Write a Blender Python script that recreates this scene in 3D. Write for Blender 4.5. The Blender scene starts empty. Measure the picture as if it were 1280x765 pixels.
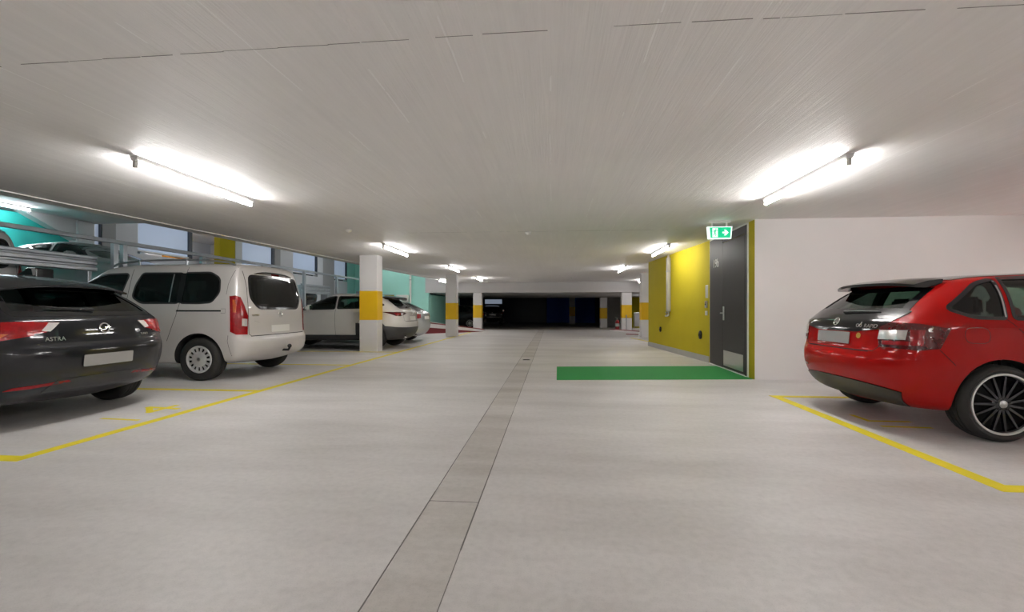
import bpy, bmesh, math, random
from mathutils import Vector, Matrix
from mathutils.bvhtree import BVHTree
random.seed(7)
SC = bpy.context.scene
COL = SC.collection
PI = math.pi

# ------------------------------------------------------------------ materials
def new_mat(name):
    m = bpy.data.materials.new(name)
    m.use_nodes = True
    nt = m.node_tree
    b = nt.nodes['Principled BSDF']
    return m, nt, b

def srgb(r, g, b):
    def f(c):
        c /= 255.0
        return c / 12.92 if c <= 0.04045 else ((c + 0.055) / 1.055) ** 2.4
    return (f(r), f(g), f(b), 1.0)

def simple(name, col, rough=0.5, metal=0.0, coat=0.0, var=0.06, scale=6.0, spec=0.5, bump=0.0, bscale=60.0, emis=None, estr=0.0):
    """Principled with a faint noise variation of the colour (procedural)."""
    m, nt, b = new_mat(name)
    tc = nt.nodes.new('ShaderNodeTexCoord')
    nz = nt.nodes.new('ShaderNodeTexNoise')
    nz.inputs['Scale'].default_value = scale
    nz.inputs['Detail'].default_value = 4
    nt.links.new(tc.outputs['Object'], nz.inputs['Vector'])
    mx = nt.nodes.new('ShaderNodeMix'); mx.data_type = 'RGBA'
    c = Vector(col[:3])
    mx.inputs['A'].default_value = (*(c * (1 - var)), 1)
    mx.inputs['B'].default_value = (*(c * (1 + var)), 1)
    nt.links.new(nz.outputs['Fac'], mx.inputs['Factor'])
    nt.links.new(mx.outputs['Result'], b.inputs['Base Color'])
    b.inputs['Roughness'].default_value = rough
    b.inputs['Metallic'].default_value = metal
    b.inputs['Coat Weight'].default_value = coat
    b.inputs['Coat Roughness'].default_value = 0.04
    b.inputs['Specular IOR Level'].default_value = spec
    if bump:
        n2 = nt.nodes.new('ShaderNodeTexNoise'); n2.inputs['Scale'].default_value = bscale
        nt.links.new(tc.outputs['Object'], n2.inputs['Vector'])
        bp = nt.nodes.new('ShaderNodeBump'); bp.inputs['Strength'].default_value = bump; bp.inputs['Distance'].default_value = 0.01
        nt.links.new(n2.outputs['Fac'], bp.inputs['Height'])
        nt.links.new(bp.outputs['Normal'], b.inputs['Normal'])
    if emis:
        b.inputs['Emission Color'].default_value = emis
        b.inputs['Emission Strength'].default_value = estr
    return m

def glass_mat(name, tint, rough=0.0):
    m = bpy.data.materials.new(name); m.use_nodes = True
    nt = m.node_tree; nt.nodes.clear()
    out = nt.nodes.new('ShaderNodeOutputMaterial')
    tr = nt.nodes.new('ShaderNodeBsdfTransparent'); tr.inputs['Color'].default_value = (*tint, 1)
    gl = nt.nodes.new('ShaderNodeBsdfGlossy'); gl.inputs['Roughness'].default_value = rough
    gl.inputs['Color'].default_value = (1, 1, 1, 1)
    fr = nt.nodes.new('ShaderNodeFresnel'); fr.inputs['IOR'].default_value = 1.5
    mix = nt.nodes.new('ShaderNodeMixShader')
    geo = nt.nodes.new('ShaderNodeNewGeometry')   # a thin pane reflects at its outer face only
    inv = nt.nodes.new('ShaderNodeMath'); inv.operation = 'SUBTRACT'; inv.inputs[0].default_value = 1.0
    nt.links.new(geo.outputs['Backfacing'], inv.inputs[1])
    mul = nt.nodes.new('ShaderNodeMath'); mul.operation = 'MULTIPLY'
    nt.links.new(fr.outputs['Fac'], mul.inputs[0]); nt.links.new(inv.outputs[0], mul.inputs[1])
    nt.links.new(mul.outputs[0], mix.inputs['Fac'])
    nt.links.new(tr.outputs['BSDF'], mix.inputs[1]); nt.links.new(gl.outputs['BSDF'], mix.inputs[2])
    nt.links.new(mix.outputs['Shader'], out.inputs['Surface'])
    return m

M = {}
def build_materials():
    # --- concrete floor
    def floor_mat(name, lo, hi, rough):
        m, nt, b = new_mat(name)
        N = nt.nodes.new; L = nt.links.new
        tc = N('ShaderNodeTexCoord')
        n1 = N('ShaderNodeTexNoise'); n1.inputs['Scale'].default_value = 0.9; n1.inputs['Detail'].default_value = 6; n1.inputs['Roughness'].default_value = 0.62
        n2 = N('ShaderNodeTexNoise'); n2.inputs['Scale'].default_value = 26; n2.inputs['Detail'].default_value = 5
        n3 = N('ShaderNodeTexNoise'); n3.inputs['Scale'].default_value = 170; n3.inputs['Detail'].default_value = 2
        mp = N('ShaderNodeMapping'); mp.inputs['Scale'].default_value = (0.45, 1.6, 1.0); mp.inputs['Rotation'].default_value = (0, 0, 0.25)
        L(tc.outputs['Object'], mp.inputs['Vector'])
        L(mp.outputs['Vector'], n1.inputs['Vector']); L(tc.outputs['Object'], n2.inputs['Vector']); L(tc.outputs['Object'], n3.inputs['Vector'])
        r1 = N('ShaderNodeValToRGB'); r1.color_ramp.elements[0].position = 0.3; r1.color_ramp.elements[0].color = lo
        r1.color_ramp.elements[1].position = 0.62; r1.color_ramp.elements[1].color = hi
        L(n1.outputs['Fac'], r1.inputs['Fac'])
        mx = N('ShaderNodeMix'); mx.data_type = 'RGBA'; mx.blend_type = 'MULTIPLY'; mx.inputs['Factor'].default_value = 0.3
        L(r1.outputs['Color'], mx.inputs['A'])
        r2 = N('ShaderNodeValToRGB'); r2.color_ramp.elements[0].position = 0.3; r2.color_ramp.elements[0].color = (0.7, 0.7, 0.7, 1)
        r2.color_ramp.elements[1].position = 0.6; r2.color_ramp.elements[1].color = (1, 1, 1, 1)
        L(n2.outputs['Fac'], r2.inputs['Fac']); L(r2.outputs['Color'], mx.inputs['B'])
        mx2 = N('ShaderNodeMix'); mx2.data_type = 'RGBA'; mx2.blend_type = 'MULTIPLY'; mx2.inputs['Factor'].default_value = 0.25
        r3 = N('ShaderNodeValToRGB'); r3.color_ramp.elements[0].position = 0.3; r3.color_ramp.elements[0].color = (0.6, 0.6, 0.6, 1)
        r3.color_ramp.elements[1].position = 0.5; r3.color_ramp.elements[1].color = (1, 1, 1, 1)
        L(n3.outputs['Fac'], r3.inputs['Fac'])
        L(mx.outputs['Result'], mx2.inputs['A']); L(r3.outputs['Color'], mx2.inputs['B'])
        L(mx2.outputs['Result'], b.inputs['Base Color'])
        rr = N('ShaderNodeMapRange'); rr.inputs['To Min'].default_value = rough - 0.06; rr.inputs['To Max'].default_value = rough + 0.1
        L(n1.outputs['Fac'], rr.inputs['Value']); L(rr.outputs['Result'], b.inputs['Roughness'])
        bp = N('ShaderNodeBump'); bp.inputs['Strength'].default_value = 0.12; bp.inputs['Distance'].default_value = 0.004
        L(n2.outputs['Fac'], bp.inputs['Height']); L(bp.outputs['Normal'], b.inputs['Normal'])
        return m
    M['floor'] = floor_mat('concrete_floor', (0.53, 0.508, 0.492, 1), (0.70, 0.68, 0.668, 1), 0.46)
    M['floor_dark'] = floor_mat('darker_far_floor', (0.36, 0.335, 0.305, 1), (0.46, 0.43, 0.40, 1), 0.6)  # floor beyond the lintel, darker base colour than the near slab
    M['floor_channel'] = floor_mat('channel_concrete', (0.40, 0.37, 0.335, 1), (0.64, 0.615, 0.59, 1), 0.48)
    # --- board-marked painted ceiling
    m, nt, b = new_mat('board_marked_ceiling')
    N = nt.nodes.new; L = nt.links.new
    tc = N('ShaderNodeTexCoord')
    mp = N('ShaderNodeMapping'); mp.inputs['Scale'].default_value = (9.0, 0.35, 1.0); L(tc.outputs['Object'], mp.inputs['Vector'])
    st = N('ShaderNodeTexNoise'); st.inputs['Scale'].default_value = 2.2; st.inputs['Detail'].default_value = 8; st.inputs['Roughness'].default_value = 0.7
    L(mp.outputs['Vector'], st.inputs['Vector'])
    mpf = N('ShaderNodeMapping'); mpf.inputs['Scale'].default_value = (22.0, 0.6, 1.0); L(tc.outputs['Object'], mpf.inputs['Vector'])
    sf = N('ShaderNodeTexNoise'); sf.inputs['Scale'].default_value = 4.0; sf.inputs['Detail'].default_value = 3; L(mpf.outputs['Vector'], sf.inputs['Vector'])
    bl = N('ShaderNodeTexNoise'); bl.inputs['Scale'].default_value = 0.7; bl.inputs['Detail'].default_value = 3; L(tc.outputs['Object'], bl.inputs['Vector'])
    # plank joints every 0.5 m across X, broken up along Y
    sx = N('ShaderNodeSeparateXYZ'); L(tc.outputs['Object'], sx.inputs['Vector'])
    wob = N('ShaderNodeTexNoise'); wob.inputs['Scale'].default_value = 1.4; L(tc.outputs['Object'], wob.inputs['Vector'])
    ad = N('ShaderNodeMath'); ad.operation = 'MULTIPLY_ADD'; ad.inputs[1].default_value = 0.03; L(wob.outputs['Fac'], ad.inputs[0]); L(sx.outputs['X'], ad.inputs[2])
    pp = N('ShaderNodeMath'); pp.operation = 'PINGPONG'; pp.inputs[1].default_value = 0.26; L(ad.outputs[0], pp.inputs[0])
    lt = N('ShaderNodeMath'); lt.operation = 'LESS_THAN'; lt.inputs[1].default_value = 0.005; L(pp.outputs[0], lt.inputs[0])
    gate = N('ShaderNodeMath'); gate.operation = 'GREATER_THAN'; gate.inputs[1].default_value = 0.53
    mpg = N('ShaderNodeMapping'); mpg.inputs['Scale'].default_value = (2.0, 0.8, 1.0); L(tc.outputs['Object'], mpg.inputs['Vector'])
    ng = N('ShaderNodeTexNoise'); ng.inputs['Scale'].default_value = 1.5; ng.inputs['Detail'].default_value = 3; L(mpg.outputs['Vector'], ng.inputs['Vector']); L(ng.outputs['Fac'], gate.inputs[0])
    jn = N('ShaderNodeMath'); jn.operation = 'MULTIPLY'; L(lt.outputs[0], jn.inputs[0]); L(gate.outputs[0], jn.inputs[1])
    base = N('ShaderNodeMix'); base.data_type = 'RGBA'; base.inputs['A'].default_value = (0.80, 0.78, 0.765, 1); base.inputs['B'].default_value = (0.96, 0.94, 0.925, 1)
    L(st.outputs['Fac'], base.inputs['Factor'])
    ml = N('ShaderNodeMix'); ml.data_type = 'RGBA'; ml.blend_type = 'MULTIPLY'; ml.inputs['Factor'].default_value = 0.35
    rb = N('ShaderNodeValToRGB'); rb.color_ramp.elements[0].position = 0.3; rb.color_ramp.elements[0].color = (0.86, 0.86, 0.86, 1); rb.color_ramp.elements[1].position = 0.65
    L(bl.outputs['Fac'], rb.inputs['Fac']); L(base.outputs['Result'], ml.inputs['A']); L(rb.outputs['Color'], ml.inputs['B'])
    jc = N('ShaderNodeMix'); jc.data_type = 'RGBA'; jc.inputs['B'].default_value = (0.97, 0.96, 0.95, 1)
    jf = N('ShaderNodeMath'); jf.operation = 'MULTIPLY'; jf.inputs[1].default_value = 0.8; L(jn.outputs[0], jf.inputs[0])
    L(jf.outputs[0], jc.inputs['Factor']); L(ml.outputs['Result'], jc.inputs['A'])
    L(jc.outputs['Result'], b.inputs['Base Color'])
    b.inputs['Roughness'].default_value = 0.62
    hs = N('ShaderNodeMath'); hs.operation = 'ADD'; L(st.outputs['Fac'], hs.inputs[0])
    hm = N('ShaderNodeMath'); hm.operation = 'MULTIPLY'; hm.inputs[1].default_value = 0.7; L(sf.outputs['Fac'], hm.inputs[0]); L(hm.outputs[0], hs.inputs[1])
    hj = N('ShaderNodeMath'); hj.operation = 'ADD'; L(hs.outputs[0], hj.inputs[0]); L(jn.outputs[0], hj.inputs[1])
    bp = N('ShaderNodeBump'); bp.inputs['Strength'].default_value = 0.6; bp.inputs['Distance'].default_value = 0.008
    L(hj.outputs[0], bp.inputs['Height']); L(bp.outputs['Normal'], b.inputs['Normal'])
    M['ceiling'] = m
    S = simple
    M['white_wall'] = S('white_wall_paint', (0.80, 0.775, 0.76), 0.75, var=0.05, scale=1.6, bump=0.12, bscale=45)
    M['white_plain'] = S('white_plaster', (0.74, 0.74, 0.75), 0.8, var=0.04, scale=2)
    M['lintel'] = S('lintel_concrete', (0.60, 0.585, 0.58), 0.8, var=0.05, scale=1.5)
    M['column_white'] = S('column_white_paint', (0.74, 0.72, 0.71), 0.6, var=0.03, scale=3)
    M['yellow_wall'] = S('yellow_green_wall_paint', (0.44, 0.36, 0.010), 0.8, spec=0.25, var=0.06, scale=2.5, bump=0.1, bscale=60)
    M['yellow_band'] = S('yellow_band_paint', (0.78, 0.47, 0.004), 0.5, var=0.05, scale=4)
    M['yellow_line'] = S('yellow_line_paint', (0.76, 0.63, 0.015), 0.6, var=0.10, scale=12)
    M['green_paint'] = S('green_floor_paint', (0.035, 0.30, 0.075), 0.7, spec=0.15, var=0.06, scale=5)
    M['turquoise'] = S('turquoise_wall_paint', (0.035, 0.53, 0.49), 0.6, var=0.05, scale=2)
    M['mint'] = S('mint_wall_paint', (0.40, 0.80, 0.70), 0.6, var=0.05, scale=2)
    M['dark_red'] = S('dark_red_kerb_paint', (0.20, 0.025, 0.03), 0.55, var=0.08, scale=4)
    M['blue_wall'] = S('blue_wall_paint', (0.02, 0.11, 0.55), 0.6, var=0.06, scale=3)
    M['orange_wall'] = S('orange_wall_paint', (0.62, 0.25, 0.02), 0.6)
    M['tile_grey'] = S('grey_plinth_tile', (0.36, 0.36, 0.36), 0.4, var=0.06, scale=3)
    M['door_grey'] = S('dark_grey_door_lacquer', (0.048, 0.042, 0.043), 0.5, var=0.06, scale=3, spec=0.22)
    M['steel'] = S('brushed_steel', (0.52, 0.52, 0.52), 0.32, 1.0, var=0.05, scale=30)
    M['galv'] = S('galvanised_steel', (0.44, 0.46, 0.49), 0.38, 0.85, var=0.18, scale=9)
    M['pipe_grey'] = S('pale_grey_plastic', (0.50, 0.48, 0.44), 0.45, var=0.05)
    M['lamp_enamel'] = S('lamp_enamel', (0.55, 0.54, 0.53), 0.5, var=0.02)
    M['white_plastic'] = S('white_plastic', (0.80, 0.79, 0.76), 0.4, var=0.02)
    M['black_plastic'] = S('black_plastic', (0.012, 0.012, 0.013), 0.45, var=0.1)
    M['gloss_black'] = S('gloss_black', (0.005, 0.005, 0.006), 0.10, var=0.05, coat=0.15)
    M['rubber'] = S('tyre_rubber', (0.020, 0.019, 0.018), 0.72, var=0.15, scale=20)
    M['well'] = S('wheel_well_liner', (0.008, 0.008, 0.008), 0.9)
    M['cloth_dark'] = S('dark_cabin_trim', (0.018, 0.018, 0.02), 0.9)
    M['cloth_seat'] = S('seat_cloth', (0.07, 0.07, 0.075), 0.9, var=0.12, scale=40)
    M['silver_rim'] = S('silver_rim_paint', (0.66, 0.66, 0.65), 0.35, 0.35, var=0.04, coat=0.3)
    M['black_rim'] = S('black_rim_paint', (0.010, 0.010, 0.016), 0.22, 0.2, var=0.05, coat=0.5)
    M['chrome'] = S('chrome', (0.82, 0.82, 0.82), 0.10, 1.0, var=0.02)
    M['plate'] = S('blank_plate', (0.27, 0.265, 0.26), 0.5, var=0.05)
    M['red_lens'] = S('red_lens', (0.25, 0.004, 0.006), 0.14, var=0.35, scale=34, coat=0.3, spec=0.35, bump=0.15, bscale=55)
    M['dark_red_lens'] = S('dark_red_lens', (0.075, 0.002, 0.003), 0.10, var=0.2, scale=30, coat=0.8, bump=0.15, bscale=55)
    M['orange_lens'] = S('orange_lens', (0.45, 0.07, 0.008), 0.12, var=0.3, scale=30, coat=0.8)
    M['clear_lens'] = S('clear_lens', (0.70, 0.66, 0.64), 0.15, 0.3, var=0.18, scale=40, coat=0.8)
    M['glass_mid'] = glass_mat('tinted_car_glass', (0.50, 0.60, 0.55))
    M['glass'] = glass_mat('clear_car_glass', (0.68, 0.78, 0.73))
    M['glass_dark'] = glass_mat('privacy_car_glass', (0.40, 0.44, 0.43))
    M['seam'] = S('panel_gap', (0.006, 0.006, 0.006), 0.9)
    # paints
    M['paint_dark'] = S('charcoal_metallic_paint', (0.0055, 0.006, 0.0085), 0.32, 0.1, coat=0.8, spec=0.15, var=0.05)
    M['paint_van'] = S('pale_sand_metallic_paint', (0.60, 0.575, 0.555), 0.36, 0.12, coat=0.8, var=0.03)
    M['paint_red'] = S('bright_red_paint', (0.31, 0.0015, 0.001), 0.45, 0.0, coat=0.45, var=0.03, spec=0.05)
    M['paint_white'] = S('white_car_paint', (0.72, 0.70, 0.67), 0.25, 0.0, coat=1.0, var=0.02)
    M['paint_silver'] = S('silver_car_paint', (0.50, 0.52, 0.52), 0.32, 0.6, coat=1.0, var=0.03)
    M['paint_black'] = S('black_car_paint', (0.010, 0.010, 0.012), 0.2, 0.2, coat=1.0, var=0.05)
    M['cladding'] = S('charcoal_cladding', (0.045, 0.045, 0.048), 0.55, var=0.08)
    M['tube'] = S('lit_fluorescent_tube', (0.9, 0.9, 0.9), 0.4, var=0.0, emis=(1.0, 0.985, 0.97, 1), estr=60.0)
    M['tube_mid'] = S('lit_fluorescent_tube_weaker', (0.9, 0.9, 0.9), 0.4, var=0.0, emis=(1.0, 0.985, 0.97, 1), estr=32.0)  # emission lowered to soften the glare on nearby walls and columns
    M['tube_far'] = S('lit_fluorescent_tube_dim', (0.9, 0.9, 0.9), 0.4, var=0.0, emis=(0.93, 0.97, 1.0, 1), estr=45.0)
    M['exit_green'] = S('exit_sign_green', (0.0, 0.45, 0.22), 0.4, var=0.0, emis=(0.0, 0.55, 0.24, 1), estr=0.30)
    M['exit_white'] = S('exit_sign_white', (0.9, 0.95, 0.93), 0.4, var=0.0, emis=(0.80, 1.0, 0.93, 1), estr=0.36)
    M['pane'] = S('frosted_window_film', (0.42, 0.50, 0.66), 0.35, var=0.05, scale=1.2, emis=(0.38, 0.45, 0.56, 1), estr=0.14)
    M['panel_grey'] = S('grey_wall_panel', (0.42, 0.41, 0.40), 0.7, var=0.05)
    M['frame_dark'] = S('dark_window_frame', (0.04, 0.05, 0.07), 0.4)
    M['red_body'] = S('fire_red_enamel', (0.50, 0.03, 0.04), 0.35, coat=0.4)
    M['crack'] = S('joint_filler', (0.17, 0.16, 0.15), 0.9)
    M['decal'] = S('red_decal', (0.5, 0.05, 0.05), 0.5)

# ------------------------------------------------------------------ objects
def tag(o, label=None, cat=None, group=None, kind=None):
    if label: o['label'] = label
    if cat: o['category'] = cat
    if group: o['group'] = group
    if kind: o['kind'] = kind
    return o

def mesh_obj(name, bm, mats, parent=None, smooth=None):
    me = bpy.data.meshes.new(name)
    bm.normal_update()
    bm.to_mesh(me); bm.free()
    return link_mesh(name, me, mats, parent, smooth)

def link_mesh(name, me, mats, parent=None, smooth=None):
    o = bpy.data.objects.new(name, me)
    if not isinstance(mats, (list, tuple)): mats = [mats]
    if len(me.materials) == 0:
        for m in mats: me.materials.append(m)
    COL.objects.link(o)
    if parent is not None: o.parent = parent
    if smooth is not None:
        for p in me.polygons: p.use_smooth = True
        me.set_sharp_from_angle(angle=math.radians(smooth))
    return o

def empty(name, loc=(0, 0, 0), rz=0.0, parent=None):
    o = bpy.data.objects.new(name, None)
    o.empty_display_size = 0.2
    o.location = loc; o.rotation_euler = (0, 0, rz)
    COL.objects.link(o)
    if parent is not None: o.parent = parent
    return o

def copy_tree(o, parent=None):
    c = o.copy(); COL.objects.link(c)
    if parent is not None: c.parent = parent
    for ch in list(o.children):
        copy_tree(ch, c)
    return c

def add_box(bm, x0, x1, y0, y1, z0, z1, mat=0):
    v = [bm.verts.new((x, y, z)) for x in (x0, x1) for y in (y0, y1) for z in (z0, z1)]
    idx = [(0, 1, 3, 2), (4, 6, 7, 5), (0, 4, 5, 1), (2, 3, 7, 6), (0, 2, 6, 4), (1, 5, 7, 3)]
    fs = []
    for f in idx:
        fc = bm.faces.new([v[i] for i in f]); fc.material_index = mat; fs.append(fc)
    return v, fs

def box_bm(x0, x1, y0, y1, z0, z1, bevel=0.0, seg=2):
    bm = bmesh.new()
    add_box(bm, x0, x1, y0, y1, z0, z1)
    if bevel:
        bmesh.ops.bevel(bm, geom=bm.edges[:], offset=bevel, segments=seg, affect='EDGES', profile=0.5)
    bmesh.ops.recalc_face_normals(bm, faces=bm.faces[:])
    return bm

def add_prism(bm, pts, lo, hi, axis='z', mat=0):
    """Polygon pts in the two other axes, extruded along axis from lo to hi."""
    def mk(p, h):
        if axis == 'z': return (p[0], p[1], h)
        if axis == 'y': return (p[0], h, p[1])
        return (h, p[0], p[1])
    a = [bm.verts.new(mk(p, lo)) for p in pts]
    b = [bm.verts.new(mk(p, hi)) for p in pts]
    n = len(pts)
    fs = [bm.faces.new(a), bm.faces.new(b[::-1])]
    for i in range(n):
        fs.append(bm.faces.new([a[i], b[i], b[(i + 1) % n], a[(i + 1) % n]]))
    for f in fs: f.material_index = mat
    return fs

def prism_bm(pts, lo, hi, axis='z'):
    bm = bmesh.new(); add_prism(bm, pts, lo, hi, axis)
    bmesh.ops.recalc_face_normals(bm, faces=bm.faces[:])
    return bm

def add_lathe(bm, prof, axis='y', seg=48, closed=False, origin=(0, 0, 0), mat=0):
    """prof: list of (r, h) revolved around the axis."""
    rings = []
    ox, oy, oz = origin
    for r, h in prof:
        ring = []
        if r < 1e-6:
            p = {'y': (0, h, 0), 'z': (0, 0, h), 'x': (h, 0, 0)}[axis]
            ring = [bm.verts.new((p[0] + ox, p[1] + oy, p[2] + oz))] * seg
        else:
            for k in range(seg):
                a = 2 * PI * k / seg; c, s = r * math.cos(a), r * math.sin(a)
                p = {'y': (c, h, s), 'z': (c, s, h), 'x': (h, c, s)}[axis]
                ring.append(bm.verts.new((p[0] + ox, p[1] + oy, p[2] + oz)))
        rings.append(ring)
    n = len(rings)
    for i in range(n if closed else n - 1):
        A, B = rings[i], rings[(i + 1) % n]
        for k in range(seg):
            q = [A[k], A[(k + 1) % seg], B[(k + 1) % seg], B[k]]
            u = []
            for v in q:
                if v not in u: u.append(v)
            if len(u) >= 3:
                f = bm.faces.new(u); f.material_index = mat

def lathe_bm(prof, axis='y', seg=48, closed=False):
    bm = bmesh.new(); add_lathe(bm, prof, axis, seg, closed)
    bmesh.ops.recalc_face_normals(bm, faces=bm.faces[:])
    return bm

def add_tube(bm, pts, r, seg=8, mat=0):
    pts = [Vector(p) for p in pts]
    rings = []
    n = len(pts)
    for i, p in enumerate(pts):
        d = (pts[min(i + 1, n - 1)] - pts[max(i - 1, 0)]).normalized()
        up = Vector((0, 0, 1)) if abs(d.z) < 0.9 else Vector((1, 0, 0))
        a = d.cross(up).normalized(); b = d.cross(a).normalized()
        rings.append([bm.verts.new(p + a * r * math.cos(2 * PI * k / seg) + b * r * math.sin(2 * PI * k / seg)) for k in range(seg)])
    for i in range(n - 1):
        for k in range(seg):
            f = bm.faces.new([rings[i][k], rings[i][(k + 1) % seg], rings[i + 1][(k + 1) % seg], rings[i + 1][k]]); f.material_index = mat
    for rg in (rings[0][::-1], rings[-1]):
        f = bm.faces.new(rg); f.material_index = mat

def tube_bm(pts, r, seg=8):
    bm = bmesh.new(); add_tube(bm, pts, r, seg)
    bmesh.ops.recalc_face_normals(bm, faces=bm.faces[:])
    return bm

def boolean_cut(o, cutters, op='DIFFERENCE', keep=False):
    for c in cutters:
        md = o.modifiers.new('cut', 'BOOLEAN'); md.operation = op; md.solver = 'EXACT'; md.object = c
        try: md.material_mode = 'TRANSFER'
        except Exception: pass
    bpy.context.view_layer.update()
    dg = bpy.context.evaluated_depsgraph_get()
    me = bpy.data.meshes.new_from_object(o.evaluated_get(dg), depsgraph=dg)
    o.modifiers.clear()
    old = o.data; o.data = me
    if old.users == 0: bpy.data.meshes.remove(old)
    if not keep:
        for c in cutters:
            d = c.data; bpy.data.objects.remove(c)
            if d.users == 0: bpy.data.meshes.remove(d)

def round_poly(pts, r, seg=4):
    out = []
    n = len(pts)
    rs = r if isinstance(r, (list, tuple)) else [r] * n
    for i in range(n):
        p = Vector(pts[i]); a = Vector(pts[i - 1]); b = Vector(pts[(i + 1) % n])
        da, db = (a - p), (b - p)
        q = min(rs[i], da.length * 0.45, db.length * 0.45)
        pa, pb = p + da.normalized() * q, p + db.normalized() * q
        for k in range(seg + 1):
            t = k / seg
            out.append(tuple(pa * (1 - t) ** 2 + p * 2 * t * (1 - t) + pb * t * t))
    return out

def offset_poly(pts, d):
    n = len(pts)
    area = sum(pts[i][0] * pts[(i + 1) % n][1] - pts[(i + 1) % n][0] * pts[i][1] for i in range(n))
    s = 1 if area > 0 else -1
    out = []
    for i in range(n):
        a, p, b = Vector(pts[i - 1]), Vector(pts[i]), Vector(pts[(i + 1) % n])
        e1, e2 = (p - a), (b - p)
        if e1.length < 1e-9: e1 = e2
        if e2.length < 1e-9: e2 = e1
        n1 = Vector((e1.y, -e1.x)).normalized() * s; n2 = Vector((e2.y, -e2.x)).normalized() * s
        nn = (n1 + n2)
        nn = nn.normalized() if nn.length > 1e-6 else n1
        k = min(1.8, 1.0 / max(0.4, nn.dot(n1)))
        out.append(tuple(p + nn * d * k))
    return out

def text_bm(txt, size, depth=0.004, align='CENTER'):
    cu = bpy.data.curves.new('lettering', 'FONT')
    cu.body = txt; cu.size = size; cu.extrude = depth / 2; cu.align_x = align; cu.align_y = 'CENTER'
    cu.offset = 0.0
    o = bpy.data.objects.new('lettering', cu); COL.objects.link(o)
    bpy.context.view_layer.update()
    dg = bpy.context.evaluated_depsgraph_get()
    me = bpy.data.meshes.new_from_object(o.evaluated_get(dg), depsgraph=dg)
    bm = bmesh.new(); bm.from_mesh(me)
    bpy.data.objects.remove(o); bpy.data.curves.remove(cu); bpy.data.meshes.remove(me)
    return bm
# ------------------------------------------------------------------ car builder
NR, NS, NF = 9, 24, 7

def lerp_pts(pts, x):
    if not isinstance(pts, (list, tuple)): return pts
    if x <= pts[0][0]: return pts[0][1]
    for (x0, z0), (x1, z1) in zip(pts, pts[1:]):
        if x <= x1:
            t = (x - x0) / (x1 - x0)
            return z0 + (z1 - z0) * t
    return pts[-1][1]

def end_curve(xe, L, W, n, N, sgn):
    dense = []
    for i in range(241):
        ph = PI / 2 * i / 240
        dense.append((xe + sgn * L * (1 - math.cos(ph) ** (2 / n)), W * math.sin(ph) ** (2 / n)))
    acc = [0]
    for a, b in zip(dense, dense[1:]): acc.append(acc[-1] + math.hypot(b[0] - a[0], b[1] - a[1]))
    out = []; j = 0
    for i in range(N + 1):
        t = acc[-1] * i / N
        while j < 239 and acc[j + 1] < t: j += 1
        u = (t - acc[j]) / max(1e-9, acc[j + 1] - acc[j])
        out.append((dense[j][0] + (dense[j + 1][0] - dense[j][0]) * u, dense[j][1] + (dense[j + 1][1] - dense[j][1]) * u))
    return out

def half_ring(l):
    rear = end_curve(l['xr'], l['Lr'], l['W'], l['nr'], NR, 1)
    front = end_curve(l['xf'], l['Lf'], l['W'], l['nf'], NF, -1)
    pts = list(rear)
    xa, xb = rear[-1][0], front[-1][0]
    for i in range(1, NS):
        pts.append((xa + (xb - xa) * i / NS, l['W']))
    pts += front[::-1]
    wf = l.get('wf')
    out = []
    for x, y in pts:
        k = lerp_pts(wf, x) if wf else 1.0
        out.append(Vector((x, y * k, lerp_pts(l['z'], x))))
    return out

def grid_body(layers):
    bm = bmesh.new()
    rings = []
    for l in layers:
        h = half_ring(l)
        K = len(h)
        ring = [None] * K; mir = [None] * K
        for i, p in enumerate(h):
            if i in (0, K - 1):
                ring[i] = mir[i] = bm.verts.new((p.x, 0, p.z))
            else:
                ring[i] = bm.verts.new(p); mir[i] = bm.verts.new((p.x, -p.y, p.z))
        rings.append((ring, mir))
    for (a, am), (b, bmir) in zip(rings, rings[1:]):
        for i in range(len(a) - 1):
            bm.faces.new([a[i], a[i + 1], b[i + 1], b[i]])
            bm.faces.new([am[i + 1], am[i], bmir[i], bmir[i + 1]])
    for (a, am) in (rings[0], rings[-1]):
        K = len(a)
        for i in range(K - 1):
            q = []
            for v in (a[i], a[i + 1], am[i + 1], am[i]):
                if v not in q: q.append(v)
            bm.faces.new(q)
    bmesh.ops.recalc_face_normals(bm, faces=bm.faces[:])
    return bm

def subdiv_mesh(bm, levels, name='body'):
    me = bpy.data.meshes.new(name); bm.to_mesh(me); bm.free()
    o = bpy.data.objects.new(name, me); COL.objects.link(o)
    md = o.modifiers.new('s', 'SUBSURF'); md.levels = levels; md.render_levels = levels
    bpy.context.view_layer.update()
    dg = bpy.context.evaluated_depsgraph_get()
    out = bpy.data.meshes.new_from_object(o.evaluated_get(dg), depsgraph=dg)
    bpy.data.objects.remove(o); bpy.data.meshes.remove(me)
    return out

D45 = math.sqrt(0.5)
FRAMES = {  # name: (u axis, ray direction)
    'L': (Vector((1, 0, 0)), Vector((0, -1, 0))),
    'R': (Vector((1, 0, 0)), Vector((0, 1, 0))),
    'B': (Vector((0, 1, 0)), Vector((1, 0, 0))),
    'F': (Vector((0, 1, 0)), Vector((-1, 0, 0))),
    'BL': (Vector((D45, D45, 0)), Vector((D45, -D45, 0))),
    'BR': (Vector((D45, -D45, 0)), Vector((D45, D45, 0))),
}

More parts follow.
